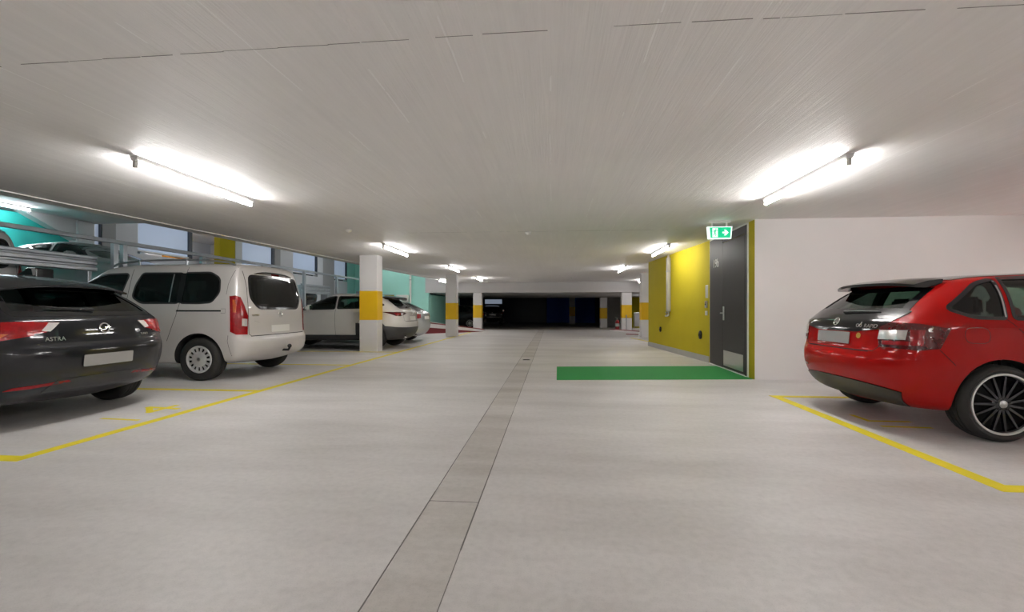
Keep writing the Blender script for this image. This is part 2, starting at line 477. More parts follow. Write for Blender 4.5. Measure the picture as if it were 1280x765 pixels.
class Car:
    def __init__(self, spec):
        self.s = spec
        self.root = empty(spec['name'])
        tag(self.root, spec['label'], 'car', spec.get('group'))
        self.base_me = subdiv_mesh(grid_body(spec['layers']), spec.get('sub', 2))
        bm = bmesh.new(); bm.from_mesh(self.base_me)
        self.bvh = BVHTree.FromBMesh(bm); bm.free()
        self.paint = spec['paint']
        self.wr = spec['wheel_r']; self.wb = spec['wb']; self.track = spec['track']

    # -- arches
    def arch_cutters(self, grow=0.0):
        out = []
        for x in (0.0, self.wb):
            for s in (1, -1):
                r = self.s['arch_r'] + grow
                bm = bmesh.new()
                add_lathe(bm, [(0, 0.0), (r, 0.0), (r, 0.7), (0, 0.7)], 'y', 40)
                bmesh.ops.recalc_face_normals(bm, faces=bm.faces[:])
                ay = self.s.get('arch_y', self.track / 2 - 0.20)
                o = mesh_obj('cutter', bm, M['well'])
                o.location = (x, ay if s > 0 else -ay - 0.7, self.s['arch_z'])
                out.append(o)
        return out

    def body(self):
        s = self.s
        o = link_mesh('body', self.base_me.copy(), [self.paint], self.root)
        o.data.materials.clear(); o.data.materials.append(self.paint)
        cut = self.arch_cutters()
        # cabin cavity
        lay = []
        g = s['glass_layer']
        src = s['layers']
        def shrink(l, dw, dx, dz, z=None):
            n = dict(l); n['W'] = max(0.1, l['W'] - dw); n['xr'] = l['xr'] + dx; n['xf'] = l['xf'] - dx
            zz = l['z'] if z is None else z
            n['z'] = [(a, b - dz) for a, b in zz] if isinstance(zz, (list, tuple)) else zz - dz
            return n
        base = src[g]
        lay.append(shrink(base, 0.10, 0.12, 0, 0.46)); lay.append(shrink(base, 0.08, 0.10, 0, 0.52))
        lay.append(shrink(base, 0.07, 0.09, 0.02))
        for l in src[g + 1:]:
            lay.append(shrink(l, 0.06, 0.08, 0.045))
        me = subdiv_mesh(grid_body(lay), 1, 'cavity')
        cav = link_mesh('cutter', me, [M['cloth_dark']]); me.materials.clear(); me.materials.append(M['cloth_dark'])
        cut.append(cav)
        for w in s.get('side_windows', []):
            cut.append(mesh_obj('cutter', prism_bm(w, -1.3, 1.3, 'y'), M['black_plastic']))
        if s.get('rear_window'):
            cut.append(mesh_obj('cutter', prism_bm(s['rear_window'], -2.0, s.get('rear_cut', 0.25), 'x'), M['black_plastic']))
        if s.get('front_window'):
            cut.append(mesh_obj('cutter', prism_bm(s['front_window'], s.get('front_cut', 1.75), 5.0, 'x'), M['black_plastic']))
        boolean_cut(o, cut)
        for p in o.data.polygons: p.use_smooth = True
        o.data.set_sharp_from_angle(angle=math.radians(38))
        self.body_ob = o
        # glazing
        gd = s.get('glass', M['glass'])
        for iw, w in enumerate(s.get('side_windows', [])):
            for f in 'LR':
                self.patch('side_window', f, offset_poly(w, 0.012), -0.004, 0.004, s['side_mats'][iw] if 'side_mats' in s else s.get('side_glass', gd))
                self.ring('window_surround', f, offset_poly(w, 0.022), offset_poly(w, -0.004), 0.003, M['black_plastic'])
        if s.get('rear_window'):
            self.patch('rear_window', 'B', offset_poly(s['rear_window'], 0.015), -0.004, 0.004, gd)
            self.ring('rear_window_surround', 'B', offset_poly(s['rear_window'], 0.02), offset_poly(s['rear_window'], -0.022), 0.002, M['gloss_black'])
        if s.get('front_window'):
            self.patch('windscreen', 'F', offset_poly(s['front_window'], 0.015), -0.004, 0.004, M['glass'])
        return o

    # -- surface projection
    def hit(self, frame, u, z):
        ua, d = FRAMES[frame]
        o = ua * u + Vector((0, 0, z)) - d * 8
        h = self.bvh.ray_cast(o, d)
        if h[0] is None:
            # nearest point to the ray inside the body box
            best = None
            for k in range(40):
                p = o + d * (5 + k * 0.15)
                q = self.bvh.find_nearest(p)
                if q[0] is not None and (best is None or q[3] < best[3]): best = q
            return best[0], best[1]
        return h[0], h[1]

    def _project(self, bm, frame, off, thick):
        ua, d = FRAMES[frame]
        for v in bm.verts:
            p, n = self.hit(frame, v.co.x, v.co.y)
            if n.dot(d) > 0: n = -n
            v.co = p + n * off
        bm.normal_update()
        # make faces look outwards
        fl = [f for f in bm.faces if f.normal.dot(d) > 0]
        if len(fl) > len(bm.faces) / 2: bmesh.ops.reverse_faces(bm, faces=bm.faces[:])
        if thick:
            bm.normal_update()
            vs = bm.verts[:]; fs = bm.faces[:]
            edges = [e for e in bm.edges if len(e.link_faces) == 1]
            nm = {v: v.normal.copy() for v in vs}
            mp = {v: bm.verts.new(v.co - nm[v] * thick) for v in vs}
            for f in fs: bm.faces.new([mp[v] for v in reversed(f.verts)])
            for e in edges:
                f = e.link_faces[0]
                for lp in f.loops:
                    if lp.edge is e or lp.edge == e:
                        a, b = lp.vert, lp.link_loop_next.vert
                        bm.faces.new([b, a, mp[a], mp[b]]); break

    def _grid_cut(self, bm, step):
        xs = [v.co.x for v in bm.verts]; ys = [v.co.y for v in bm.verts]
        for ax, lo, hi in ((0, min(xs), max(xs)), (1, min(ys), max(ys))):
            n = int((hi - lo) / step)
            for i in range(1, n + 1):
                c = lo + (hi - lo) * i / (n + 1)
                co = (c, 0, 0) if ax == 0 else (0, c, 0); no = (1, 0, 0) if ax == 0 else (0, 1, 0)
                bmesh.ops.bisect_plane(bm, geom=bm.verts[:] + bm.edges[:] + bm.faces[:], plane_co=co, plane_no=no, dist=1e-5)

    def patch(self, name, frame, pts, off, thick, mat, parent=None, step=0.045, label=None):
        bm = bmesh.new()
        vs = [bm.verts.new((p[0], p[1], 0)) for p in pts]
        bm.faces.new(vs)
        bmesh.ops.triangulate(bm, faces=bm.faces[:], ngon_method='BEAUTY') if False else None
        self._grid_cut(bm, step)
        self._project(bm, frame, off, thick)
        o = mesh_obj(name, bm, mat, parent or self.root, 35)
        if label: o['label'] = label
        return o

    def ring(self, name, frame, outer, inner, off, mat, parent=None, step=0.06, thick=0.004):
        bm = bmesh.new()
        a = [bm.verts.new((p[0], p[1], 0)) for p in outer]
        b = [bm.verts.new((p[0], p[1], 0)) for p in inner]
        n = len(a)
        for i in range(n):
            bm.faces.new([a[i], a[(i + 1) % n], b[(i + 1) % n], b[i]])
        self._grid_cut(bm, step)
        self._project(bm, frame, off, thick)
        return mesh_obj(name, bm, mat, parent or self.root, 35)

    def strip(self, name, frame, pts, w, off, mat, parent=None, thick=0.0, step=0.05):
        """a thin band along an open polyline"""
        P = [Vector(p) for p in pts]
        # refine
        Q = [P[0]]
        for a, b in zip(P, P[1:]):
            n = max(1, int((b - a).length / step))
            for k in range(1, n + 1): Q.append(a + (b - a) * k / n)
        bm = bmesh.new(); L = []; R = []
        for i, p in enumerate(Q):
            d = (Q[min(i + 1, len(Q) - 1)] - Q[max(i - 1, 0)]).normalized()
            nn = Vector((-d.y, d.x)) * w / 2
            L.append(bm.verts.new((p.x + nn.x, p.y + nn.y, 0))); R.append(bm.verts.new((p.x - nn.x, p.y - nn.y, 0)))
        for i in range(len(Q) - 1): bm.faces.new([L[i], R[i], R[i + 1], L[i + 1]])
        self._project(bm, frame, off, thick)
        return mesh_obj(name, bm, mat, parent or self.root, 35)

    def diag(self, side, pts3):
        """(x,y,z) triples (y as for the left side) to coordinates of the diagonal frame"""
        return [((x + y) * D45, z) for x, y, z in pts3]

    def slice(self, name, planes, off, mat, thick=0.012, arches=True, parent=None):
        bm = bmesh.new(); bm.from_mesh(self.base_me)
        for co, no in planes:
            bmesh.ops.bisect_plane(bm, geom=bm.verts[:] + bm.edges[:] + bm.faces[:], plane_co=co, plane_no=no, clear_outer=True, dist=1e-5)
        bm.normal_update()
        nm = {v: v.normal.copy() for v in bm.verts}
        vs = bm.verts[:]; fs = bm.faces[:]; edges = [e for e in bm.edges if len(e.link_faces) == 1]
        for v in vs: v.co += nm[v] * off
        mp = {v: bm.verts.new(v.co - nm[v] * (thick + off)) for v in vs}
        for f in fs: bm.faces.new([mp[v] for v in reversed(f.verts)])
        for e in edges:
            f = e.link_faces[0]
            for lp in f.loops:
                if lp.edge == e:
                    a, b = lp.vert, lp.link_loop_next.vert
                    bm.faces.new([b, a, mp[a], mp[b]]); break
        for f in bm.faces: f.material_index = 0
        o = mesh_obj(name, bm, mat, parent or self.root)
        o.data.materials.clear(); o.data.materials.append(mat)
        if arches: boolean_cut(o, self.arch_cutters(-0.012))
        for p in o.data.polygons: p.use_smooth = True
        o.data.set_sharp_from_angle(angle=math.radians(35))
        return o

    def badge(self, name, frame, u, z, bm, mat, off=0.003, parent=None, label=None):
        """stick a flat mesh (drawn in local xy, facing +z) on the surface at (u, z)"""
        p, n = self.hit(frame, u, z)
        d = FRAMES[frame][1]
        if n.dot(d) > 0: n = -n
        up = Vector((0, 0, 1)); up = (up - n * up.dot(n)).normalized()
        right = up.cross(n).normalized()
        mt = Matrix((right, up, n)).transposed().to_4x4(); mt.translation = p + n * off
        bmesh.ops.transform(bm, matrix=mt, verts=bm.verts[:])
        o = mesh_obj(name, bm, mat, parent or self.root, 35)
        if label: o['label'] = label
        return o

    # -- wheels
    def wheels(self, style):
        R = self.wr; w = self.s.get('tyre_w', 0.205); rr = self.s.get('rim_r', 0.205)
        protos = {}
        def make(root):
            g = 0.006
            prof = [(rr - 0.02, w / 2 - 0.035), (rr, w / 2 - 0.012), (rr + 0.014, w / 2 + 0.002), (rr + (R - rr) * 0.5, w / 2 + 0.006), (R - 0.02, w / 2 - 0.004), (R - 0.006, w / 2 - 0.018)]
            ys = [w / 2 - 0.026]
            for c in (0.042, 0.0, -0.042):
                prof += [(R, c + 0.014), (R, c + 0.006), (R - g, c + 0.005), (R - g, c - 0.005), (R, c - 0.006), (R, c - 0.014)]
            prof += [(R - 0.006, -w / 2 + 0.018), (R - 0.02, -w / 2 + 0.004), (rr + (R - rr) * 0.5, -w / 2 - 0.006), (rr + 0.014, -w / 2), (rr, -w / 2 + 0.012), (rr - 0.02, -w / 2 + 0.035)]
            bm = lathe_bm(prof, 'y', 64)
            t = mesh_obj('wheel', bm, M['rubber'], root, 40)
            self.rim(style, t, R, w, rr)
            return t
        first = None
        for x in (0.0, self.wb):
            for s in (1, -1):
                y = s * (self.track / 2)
                if first is None:
                    t = make(self.root); first = t
                else:
                    t = copy_tree(first, self.root)
                t.location = (x, y, R); t.rotation_euler = (0, 0, 0 if s > 0 else PI)

    def rim(self, style, t, R, w, rr):
        yo = w / 2
        # barrel (dark, behind the spokes)
        bar = lathe_bm([(rr - 0.012, yo - 0.03), (rr - 0.02, -w / 2 + 0.03), (0.05, -0.02), (0.0, -0.02)], 'y', 40)
        mesh_obj('rim_barrel', bar, M['well'], t, 40)
        bm = bmesh.new()
        if style == 'cover14':
            add_lathe(bm, [(0.0, yo + 0.004), (0.06, yo + 0.002), (0.105, yo - 0.004), (0.118, yo - 0.008), (0.118, yo - 0.02), (0.0, yo - 0.02)], 'y', 56)
            add_lathe(bm, [(rr - 0.034, yo - 0.012), (rr - 0.024, yo - 0.002), (rr - 0.006, yo + 0.002), (rr + 0.002, yo - 0.004), (rr - 0.004, yo - 0.03), (rr - 0.034, yo - 0.026)], 'y', 56, closed=True)
            n = 14
            for k in range(n):
                a = 2 * PI * k / n
                for (wa, wb_) in ((0.024, 0.040),):
                    pts = [(0.108, -wa / 2), (rr - 0.025, -wb_ / 2), (rr - 0.025, wb_ / 2), (0.108, wa / 2)]
                    P = [(r * math.cos(a) - q * math.sin(a), r * math.sin(a) + q * math.cos(a)) for r, q in pts]
                    add_prism(bm, P, yo - 0.022, yo - 0.006, 'y')
            mesh_obj('hub_cap', self._fix(bm), M['silver_rim'], t, 35)
            c = lathe_bm([(0, yo + 0.012), (0.02, yo + 0.011), (0.028, yo + 0.006), (0.03, yo)], 'y', 32)
            mesh_obj('centre_cap', c, M['steel'], t, 35)
        elif style == 'black15':
            add_lathe(bm, [(0.0, yo - 0.012), (0.05, yo - 0.014), (0.07, yo - 0.03), (0.0, yo - 0.045)], 'y', 40)
            n = 15
            for k in range(n):
                a = 2 * PI * k / n
                pts = [(0.05, -0.010), (rr - 0.01, -0.007), (rr - 0.01, 0.007), (0.05, 0.010)]
                P = [(r * math.cos(a) - q * math.sin(a), r * math.sin(a) + q * math.cos(a)) for r, q in pts]
                add_prism(bm, P, yo - 0.04, yo - 0.018, 'y')
            add_lathe(bm, [(rr - 0.022, yo - 0.02), (rr - 0.012, yo - 0.008), (rr - 0.012, yo - 0.05), (rr - 0.022, yo - 0.05)], 'y', 56, closed=True)
            mesh_obj('rim', self._fix(bm), M['black_rim'], t, 35)
            lip = lathe_bm([(rr - 0.014, yo - 0.010), (rr - 0.008, yo + 0.003), (rr + 0.004, yo + 0.002), (rr + 0.006, yo - 0.006), (rr - 0.010, yo - 0.02)], 'y', 64, closed=True)
            mesh_obj('rim_lip', lip, M['silver_rim'], t, 40)
            c = lathe_bm([(0, yo - 0.004), (0.022, yo - 0.005), (0.030, yo - 0.010), (0.032, yo - 0.02)], 'y', 36)
            cap = mesh_obj('centre_cap', c, M['steel'], t, 35)
            nb = 9
            for k in range(5):
                a = 2 * PI * k / 5 + 0.3
                bo = bmesh.new(); add_lathe(bo, [(0, yo - 0.008), (0.007, yo - 0.008), (0.008, yo - 0.02)], 'y', 10, origin=(0.050 * math.cos(a), 0, 0.050 * math.sin(a)))
                mesh_obj('wheel_bolt', self._fix(bo), M['black_plastic'], t, 35)
        else:
            add_lathe(bm, [(0.0, yo - 0.010), (0.05, yo - 0.012), (0.06, yo - 0.03), (0.0, yo - 0.04)], 'y', 32)
            for k in range(10):
                a = 2 * PI * k / 10
                pts = [(0.045, -0.014), (rr - 0.01, -0.014), (rr - 0.01, 0.014), (0.045, 0.014)]
                P = [(r * math.cos(a) - q * math.sin(a), r * math.sin(a) + q * math.cos(a)) for r, q in pts]
                add_prism(bm, P, yo - 0.04, yo - 0.012, 'y')
            add_lathe(bm, [(rr - 0.022, yo - 0.02), (rr - 0.012, yo - 0.0), (rr + 0.002, yo), (rr - 0.004, yo - 0.05), (rr - 0.022, yo - 0.05)], 'y', 48, closed=True)
            mesh_obj('rim', self._fix(bm), self.s.get('rim_mat', M['silver_rim']), t, 35)

    def _fix(self, bm):
        bmesh.ops.recalc_face_normals(bm, faces=bm.faces[:]); return bm

    # -- cabin furniture
    def cabin(self, zf=0.46, rear_x=0.28, front_x=1.28, seat_h=0.62, yw=0.30, mat=None):
        mat = mat or M['cloth_seat']
        def seat(name, x, y0, y1, heads):
            bm = bmesh.new()
            for pts, a, b in (([(x, zf + 0.02), (x + 0.50, zf + 0.06), (x + 0.50, zf + 0.18), (x + 0.05, zf + 0.16)], y0, y1),
                              ([(x - 0.02, zf + 0.08), (x + 0.12, zf + 0.10), (x - 0.02, zf + seat_h), (x - 0.12, zf + seat_h)], y0, y1)):
                add_prism(bm, pts, a, b, 'y')
            bmesh.ops.recalc_face_normals(bm, faces=bm.faces[:])
            bmesh.ops.bevel(bm, geom=bm.edges[:], offset=0.03, segments=2, affect='EDGES')
            s_ = mesh_obj(name, bm, mat, self.root, 50)
            for y in heads:
                h = bmesh.new()
                add_prism(h, [(x - 0.13, zf + seat_h + 0.03), (x - 0.04, zf + seat_h + 0.03), (x - 0.06, zf + seat_h + 0.19), (x - 0.13, zf + seat_h + 0.19)], y - 0.12, y + 0.12, 'y')
                bmesh.ops.recalc_face_normals(h, faces=h.faces[:])
                bmesh.ops.bevel(h, geom=h.edges[:], offset=0.025, segments=2, affect='EDGES')
                add_tube(h, [(x - 0.085, y - 0.05, zf + seat_h - 0.04), (x - 0.085, y - 0.05, zf + seat_h + 0.05)], 0.006, 6)
                add_tube(h, [(x - 0.085, y + 0.05, zf + seat_h - 0.04), (x - 0.085, y + 0.05, zf + seat_h + 0.05)], 0.006, 6)
                mesh_obj('headrest', h, mat, s_, 50)
        seat('rear_bench', rear_x, -0.60, 0.60, (-0.38, 0.38))
        for s in (1, -1): seat('front_seat', front_x, s * 0.36 - 0.24, s * 0.36 + 0.24, (s * 0.36,))
        xd = self.s.get('dash_x', front_x + 0.72)
        bm = bmesh.new()
        add_prism(bm, [(xd, zf + 0.1), (xd + 0.25, zf + 0.1), (xd + 0.28, zf + 0.44), (xd + 0.05, zf + 0.47), (xd, zf + 0.38)], -0.62, 0.62, 'y')
        bmesh.ops.recalc_face_normals(bm, faces=bm.faces[:])
        bmesh.ops.bevel(bm, geom=bm.edges[:], offset=0.03, segments=2, affect='EDGES')
        mesh_obj('dashboard', bm, M['cloth_dark'], self.root, 40)
        bm = bmesh.new()
        add_lathe(bm, [(0.175 + 0.016 * math.cos(k * PI / 4), 0.016 * math.sin(k * PI / 4)) for k in range(8)], 'x', 32, closed=True)
        add_box(bm, -0.012, 0.012, -0.17, 0.17, -0.025, 0.025)
        bmesh.ops.transform(bm, matrix=Matrix.Rotation(math.radians(-22), 4, 'Y'), verts=bm.verts[:])
        bmesh.ops.translate(bm, vec=(xd - 0.12, 0.36, zf + 0.38), verts=bm.verts[:])
        mesh_obj('steering_wheel', self._fix(bm), M['cloth_dark'], self.root, 40)

    def mirrors(self, x, z, y, mat):
        for s in (1, -1):
            bm = bmesh.new()
            add_prism(bm, [(x - 0.07, z), (x + 0.06, z + 0.015), (x + 0.08, z + 0.07), (x + 0.02, z + 0.15), (x - 0.07, z + 0.16)], y + 0.06, y + 0.25, 'y')
            bmesh.ops.recalc_face_normals(bm, faces=bm.faces[:])
            bmesh.ops.bevel(bm, geom=bm.edges[:], offset=0.03, segments=3, affect='EDGES')
            add_box(bm, x - 0.02, x + 0.03, y - 0.06, y + 0.10, z + 0.005, z + 0.04)
            if s < 0:
                for v in bm.verts: v.co.y *= -1
            self._fix(bm)
            m = mesh_obj('wing_mirror', bm, mat, self.root, 45)
            g = box_bm(x - 0.076, x - 0.070, s * (y + 0.16) - 0.075, s * (y + 0.16) + 0.075, z + 0.03, z + 0.135)
            mesh_obj('mirror_glass', g, M['chrome'], m)

    def place(self, x, y, heading, z=0.0):
        self.root.location = (x, y, z); self.root.rotation_euler = (0, 0, heading)
        return self

def plate_bm(w=0.50, h=0.112):
    bm = bmesh.new(); add_prism(bm, round_poly([(-w / 2, -h / 2), (w / 2, -h / 2), (w / 2, h / 2), (-w / 2, h / 2)], 0.012, 3), 0.0, 0.006, 'z')
    bmesh.ops.recalc_face_normals(bm, faces=bm.faces[:]); return bm

def ring_emblem(r, bolt=True):
    """a chrome ring crossed by a lightning bolt"""
    bm = bmesh.new()
    add_lathe(bm, [(r - 0.008 + 0.007 * math.cos(k * PI / 4), 0.006 + 0.006 * math.sin(k * PI / 4)) for k in range(8)], 'z', 40, closed=True)
    if bolt:
        add_prism(bm, [(-r * 1.28, -r * 0.10), (r * 0.10, r * 0.06), (-r * 0.05, -r * 0.14), (r * 1.28, r * 0.16), (-r * 0.04, 0.20 * r), (r * 0.05, -0.02 * r), (-r * 0.2, 0.03 * r)][::-1], 0.004, 0.014, 'z')
    bmesh.ops.recalc_face_normals(bm, faces=bm.faces[:])
    return bm

def disc_emblem(r):
    """a round chrome badge: a rim and a feathered arrow inside"""
    bm = bmesh.new()
    add_lathe(bm, [(r - 0.005 + 0.005 * math.cos(k * PI / 3), 0.005 + 0.004 * math.sin(k * PI / 3)) for k in range(6)], 'z', 40, closed=True)
    add_prism(bm, [(-0.75 * r, -0.35 * r), (0.2 * r, -0.35 * r), (0.2 * r, -0.6 * r), (0.7 * r, -0.2 * r), (0.2 * r, 0.15 * r), (0.2 * r, -0.1 * r), (-0.75 * r, -0.1 * r)], 0.001, 0.006, 'z')
    for k in range(3):
        x = -0.55 * r + k * 0.33 * r
        add_prism(bm, [(x, -0.05 * r), (x + 0.2 * r, -0.05 * r), (x + 0.52 * r, 0.66 * r - k * 0.1 * r), (x + 0.34 * r, 0.72 * r - k * 0.1 * r)], 0.001, 0.006, 'z')
    bmesh.ops.recalc_face_normals(bm, faces=bm.faces[:])
    return bm
# ------------------------------------------------------------------ car kinds
def hatch_layers(p):
    ro, xf, W = p['ro'], p['xf'], p['W']
    b = p['belt']; c = p['cant']; h = p['H']
    cx, ct = p['cowl'], p['wtop']      # x of windscreen base and top
    rg0, rg1 = p['rg0'], p['rg1']      # x of rear glass bottom and top
    Z = lambda r, m, f: [(-ro, r), (0.2, m), (p['wb'] * 0.8, m), (xf, f)]
    tail = [(-ro, 0.95), (-ro * 0.4, 1.0), (xf - 1.0, 1.0), (xf, 0.95)]
    cl = p.get('clear', 0.20)
    lo = p.get('bump_lo', 0.33)
    L = [
        dict(xr=-ro + 0.28, xf=xf - 0.22, W=W * 0.80, z=cl, Lr=0.25, nr=2.6, Lf=0.4, nf=2.4),
        dict(xr=-ro + 0.12, xf=xf - 0.10, W=W * 0.935, z=[(-ro, lo), (-ro + 0.42, lo - 0.07), (0.42, cl + 0.02), (p['wb'] - .4, cl + .02), (xf, cl + 0.06)], Lr=0.36, nr=2.7, Lf=0.6, nf=2.3),
        dict(xr=-ro + 0.03, xf=xf - 0.02, W=W * 0.985, z=Z(lo + 0.12, 0.42, 0.38), Lr=0.42, nr=2.7, Lf=0.7, nf=2.3),
        dict(xr=-ro, xf=xf, W=W, z=Z(p['bump'] - 0.11, 0.58, 0.48), Lr=0.44, nr=2.7, Lf=0.75, nf=2.3),
        dict(xr=-ro + 0.015, xf=xf, W=W, z=Z(p['bump'], 0.68, 0.55), Lr=0.44, nr=2.8, Lf=0.75, nf=2.3),
        dict(xr=-ro + p['step'], xf=xf, W=W * 0.995, z=Z(p['bump'] + 0.03, 0.72, 0.58), Lr=0.40, nr=2.9, Lf=0.75, nf=2.3),
        dict(xr=-ro + p['step'] + 0.01, xf=xf - 0.02, W=W * 0.985, z=Z(p['lip'] - 0.10, 0.86, 0.63), Lr=0.40, nr=2.9, Lf=0.75, nf=2.3),
        dict(xr=-ro + p['step'] + 0.03, xf=xf - 0.06, W=W * 0.972, z=[(-ro, p['lip'] - 0.02), (0.0, b - 0.06), (cx - 0.2, b - 0.10), (xf - 0.4, 0.76), (xf, 0.69)], Lr=0.40, nr=2.9, Lf=0.7, nf=2.3),
        dict(xr=-ro + p['step'] + 0.065, xf=xf - 0.12, W=W * 0.955, z=[(-ro, p['lip']), (0.0, b - 0.03), (cx - 0.2, b - 0.07), (xf - 0.5, 0.80), (xf, 0.73)], Lr=0.40, nr=2.9, Lf=0.65, nf=2.3),
        dict(xr=rg0, xf=cx, W=W * 0.935, z=[(rg0, p['lip'] + 0.025), (0.0, b), (cx - 0.8, b - 0.03), (cx, b - 0.035)], Lr=0.36, nr=2.9, Lf=0.55, nf=2.3),
        dict(xr=rg0 + (rg1 - rg0) * 0.5, xf=cx + (ct - cx) * 0.5, W=W * 0.87, z=[(rg0, (p['lip'] + p['gtop']) / 2 + 0.02), (0.1, (b + c) / 2), (cx - 0.8, (b + c) / 2), (cx, (b + c) / 2 - 0.02)], Lr=0.36, nr=3.0, Lf=0.45, nf=2.4),
        dict(xr=rg1, xf=ct + 0.03, W=W * 0.755, z=[(rg1, p['gtop']), (rg1 + 0.45, c - 0.04), (1.05, c), (ct - 0.1, c - 0.03), (ct, c - 0.05)], Lr=0.34, nr=3.2, Lf=0.38, nf=2.5),
        dict(xr=rg1 + 0.035, xf=ct - 0.03, W=W * 0.69, z=[(rg1, p['gtop'] + 0.04), (rg1 + 0.45, h - 0.075), (1.05, h - 0.035), (ct - 0.1, h - 0.06), (ct, h - 0.075)], Lr=0.34, nr=3.2, Lf=0.36, nf=2.5),
        dict(xr=rg1 + 0.08, xf=ct - 0.09, W=W * 0.40, z=[(rg1, p['gtop'] + 0.058), (rg1 + 0.45, h - 0.045), (1.05, h - 0.003), (ct - 0.1, h - 0.03), (ct, h - 0.05)], Lr=0.2, nr=3.0, Lf=0.25, nf=2.5),
    ]
    return L

def wiper(car, frame, pivot, tip, z0, z1, off=0.02):
    p0, n0 = car.hit(frame, pivot, z0); p1, n1 = car.hit(frame, tip, z1)
    bm = bmesh.new()
    d = FRAMES[frame][1]
    n = 9
    L, R = [], []
    pts = []
    for i in range(n + 1):
        t = i / n
        p, nn = car.hit(frame, pivot + (tip - pivot) * t, z0 + (z1 - z0) * t)
        if nn.dot(d) > 0: nn = -nn
        hgt = 0.032 * (1 - t) + 0.010
        up = Vector((0, 0, 1)); up = (up - nn * up.dot(nn)).normalized()
        q = [p + nn * 0.008 - up * hgt / 2, p + nn * 0.008 + up * hgt / 2, p + nn * (0.016 + 0.012 * (1 - t)) + up * hgt * 0.2, p + nn * (0.016 + 0.012 * (1 - t)) - up * hgt * 0.3]
        pts.append([bm.verts.new(v) for v in q])
    for a, b in zip(pts, pts[1:]):
        for k in range(4): bm.faces.new([a[k], a[(k + 1) % 4], b[(k + 1) % 4], b[k]])
    bm.faces.new(pts[0][::-1]); bm.faces.new(pts[-1])
    bmesh.ops.recalc_face_normals(bm, faces=bm.faces[:])
    w = mesh_obj('wiper', bm, M['black_plastic'], car.root, 40)
    return w

def spoiler(car, x0, x1, w0, w1, z0, z1, mat, thick=0.035, side_drop=0.05):
    """a roof-end spoiler: leading edge at x1 (on the roof), trailing edge at x0"""
    bm = bmesh.new(); n = 12; top = []; bot = []
    for i in range(n + 1):
        t = -1 + 2 * i / n
        dz = -side_drop * abs(t) ** 3
        fx = 0.10 * abs(t) ** 2.5
        row = [bm.verts.new((x1, w1 * t, z1 + dz + 0.004)), bm.verts.new(((x0 + x1) / 2 + fx * 0.5, (w0 + w1) / 2 * t, (z0 + z1) / 2 + dz + 0.012)), bm.verts.new((x0 + fx, w0 * t, z0 + dz))]
        row += [bm.verts.new((x0 + fx + 0.005, w0 * t, z0 + dz - thick * 0.6)), bm.verts.new(((x0 + x1) / 2 + fx * 0.5, (w0 + w1) / 2 * t * .98, (z0 + z1) / 2 + dz - thick * 1.2)), bm.verts.new((x1, w1 * t * 0.97, z1 + dz - thick * 1.2))]
        top.append(row)
    for a, b in zip(top, top[1:]):
        for k in range(6): bm.faces.new([a[k], a[(k + 1) % 6], b[(k + 1) % 6], b[k]])
    bm.faces.new(top[0]); bm.faces.new(top[-1][::-1])
    bmesh.ops.recalc_face_normals(bm, faces=bm.faces[:])
    return mesh_obj('spoiler', bm, mat, car.root, 40)

def door_handle(car, frame, x, z, mat, w=0.19):
    p, n = car.hit(frame, x, z)
    d = FRAMES[frame][1]
    bm = bmesh.new()
    s = -1 if d.y > 0 else 1
    add_prism(bm, [(p.x - w / 2, p.y * s + 0.004), (p.x - w / 2 + 0.02, p.y * s + 0.034), (p.x + w / 2 - 0.02, p.y * s + 0.034), (p.x + w / 2, p.y * s + 0.004)], p.z - 0.014, p.z + 0.014, 'z')
    if s < 0:
        for v in bm.verts: v.co.y *= -1
    bmesh.ops.recalc_face_normals(bm, faces=bm.faces[:])
    bmesh.ops.bevel(bm, geom=bm.edges[:], offset=0.006, segments=2, affect='EDGES')
    return mesh_obj('door_handle', bm, mat, car.root, 45)

def letters(car, txt, frame, u, z, size, mat=None, name='lettering'):
    return car.badge(name, frame, u, z, text_bm(txt, size, 0.004), mat or M['chrome'], 0.004)

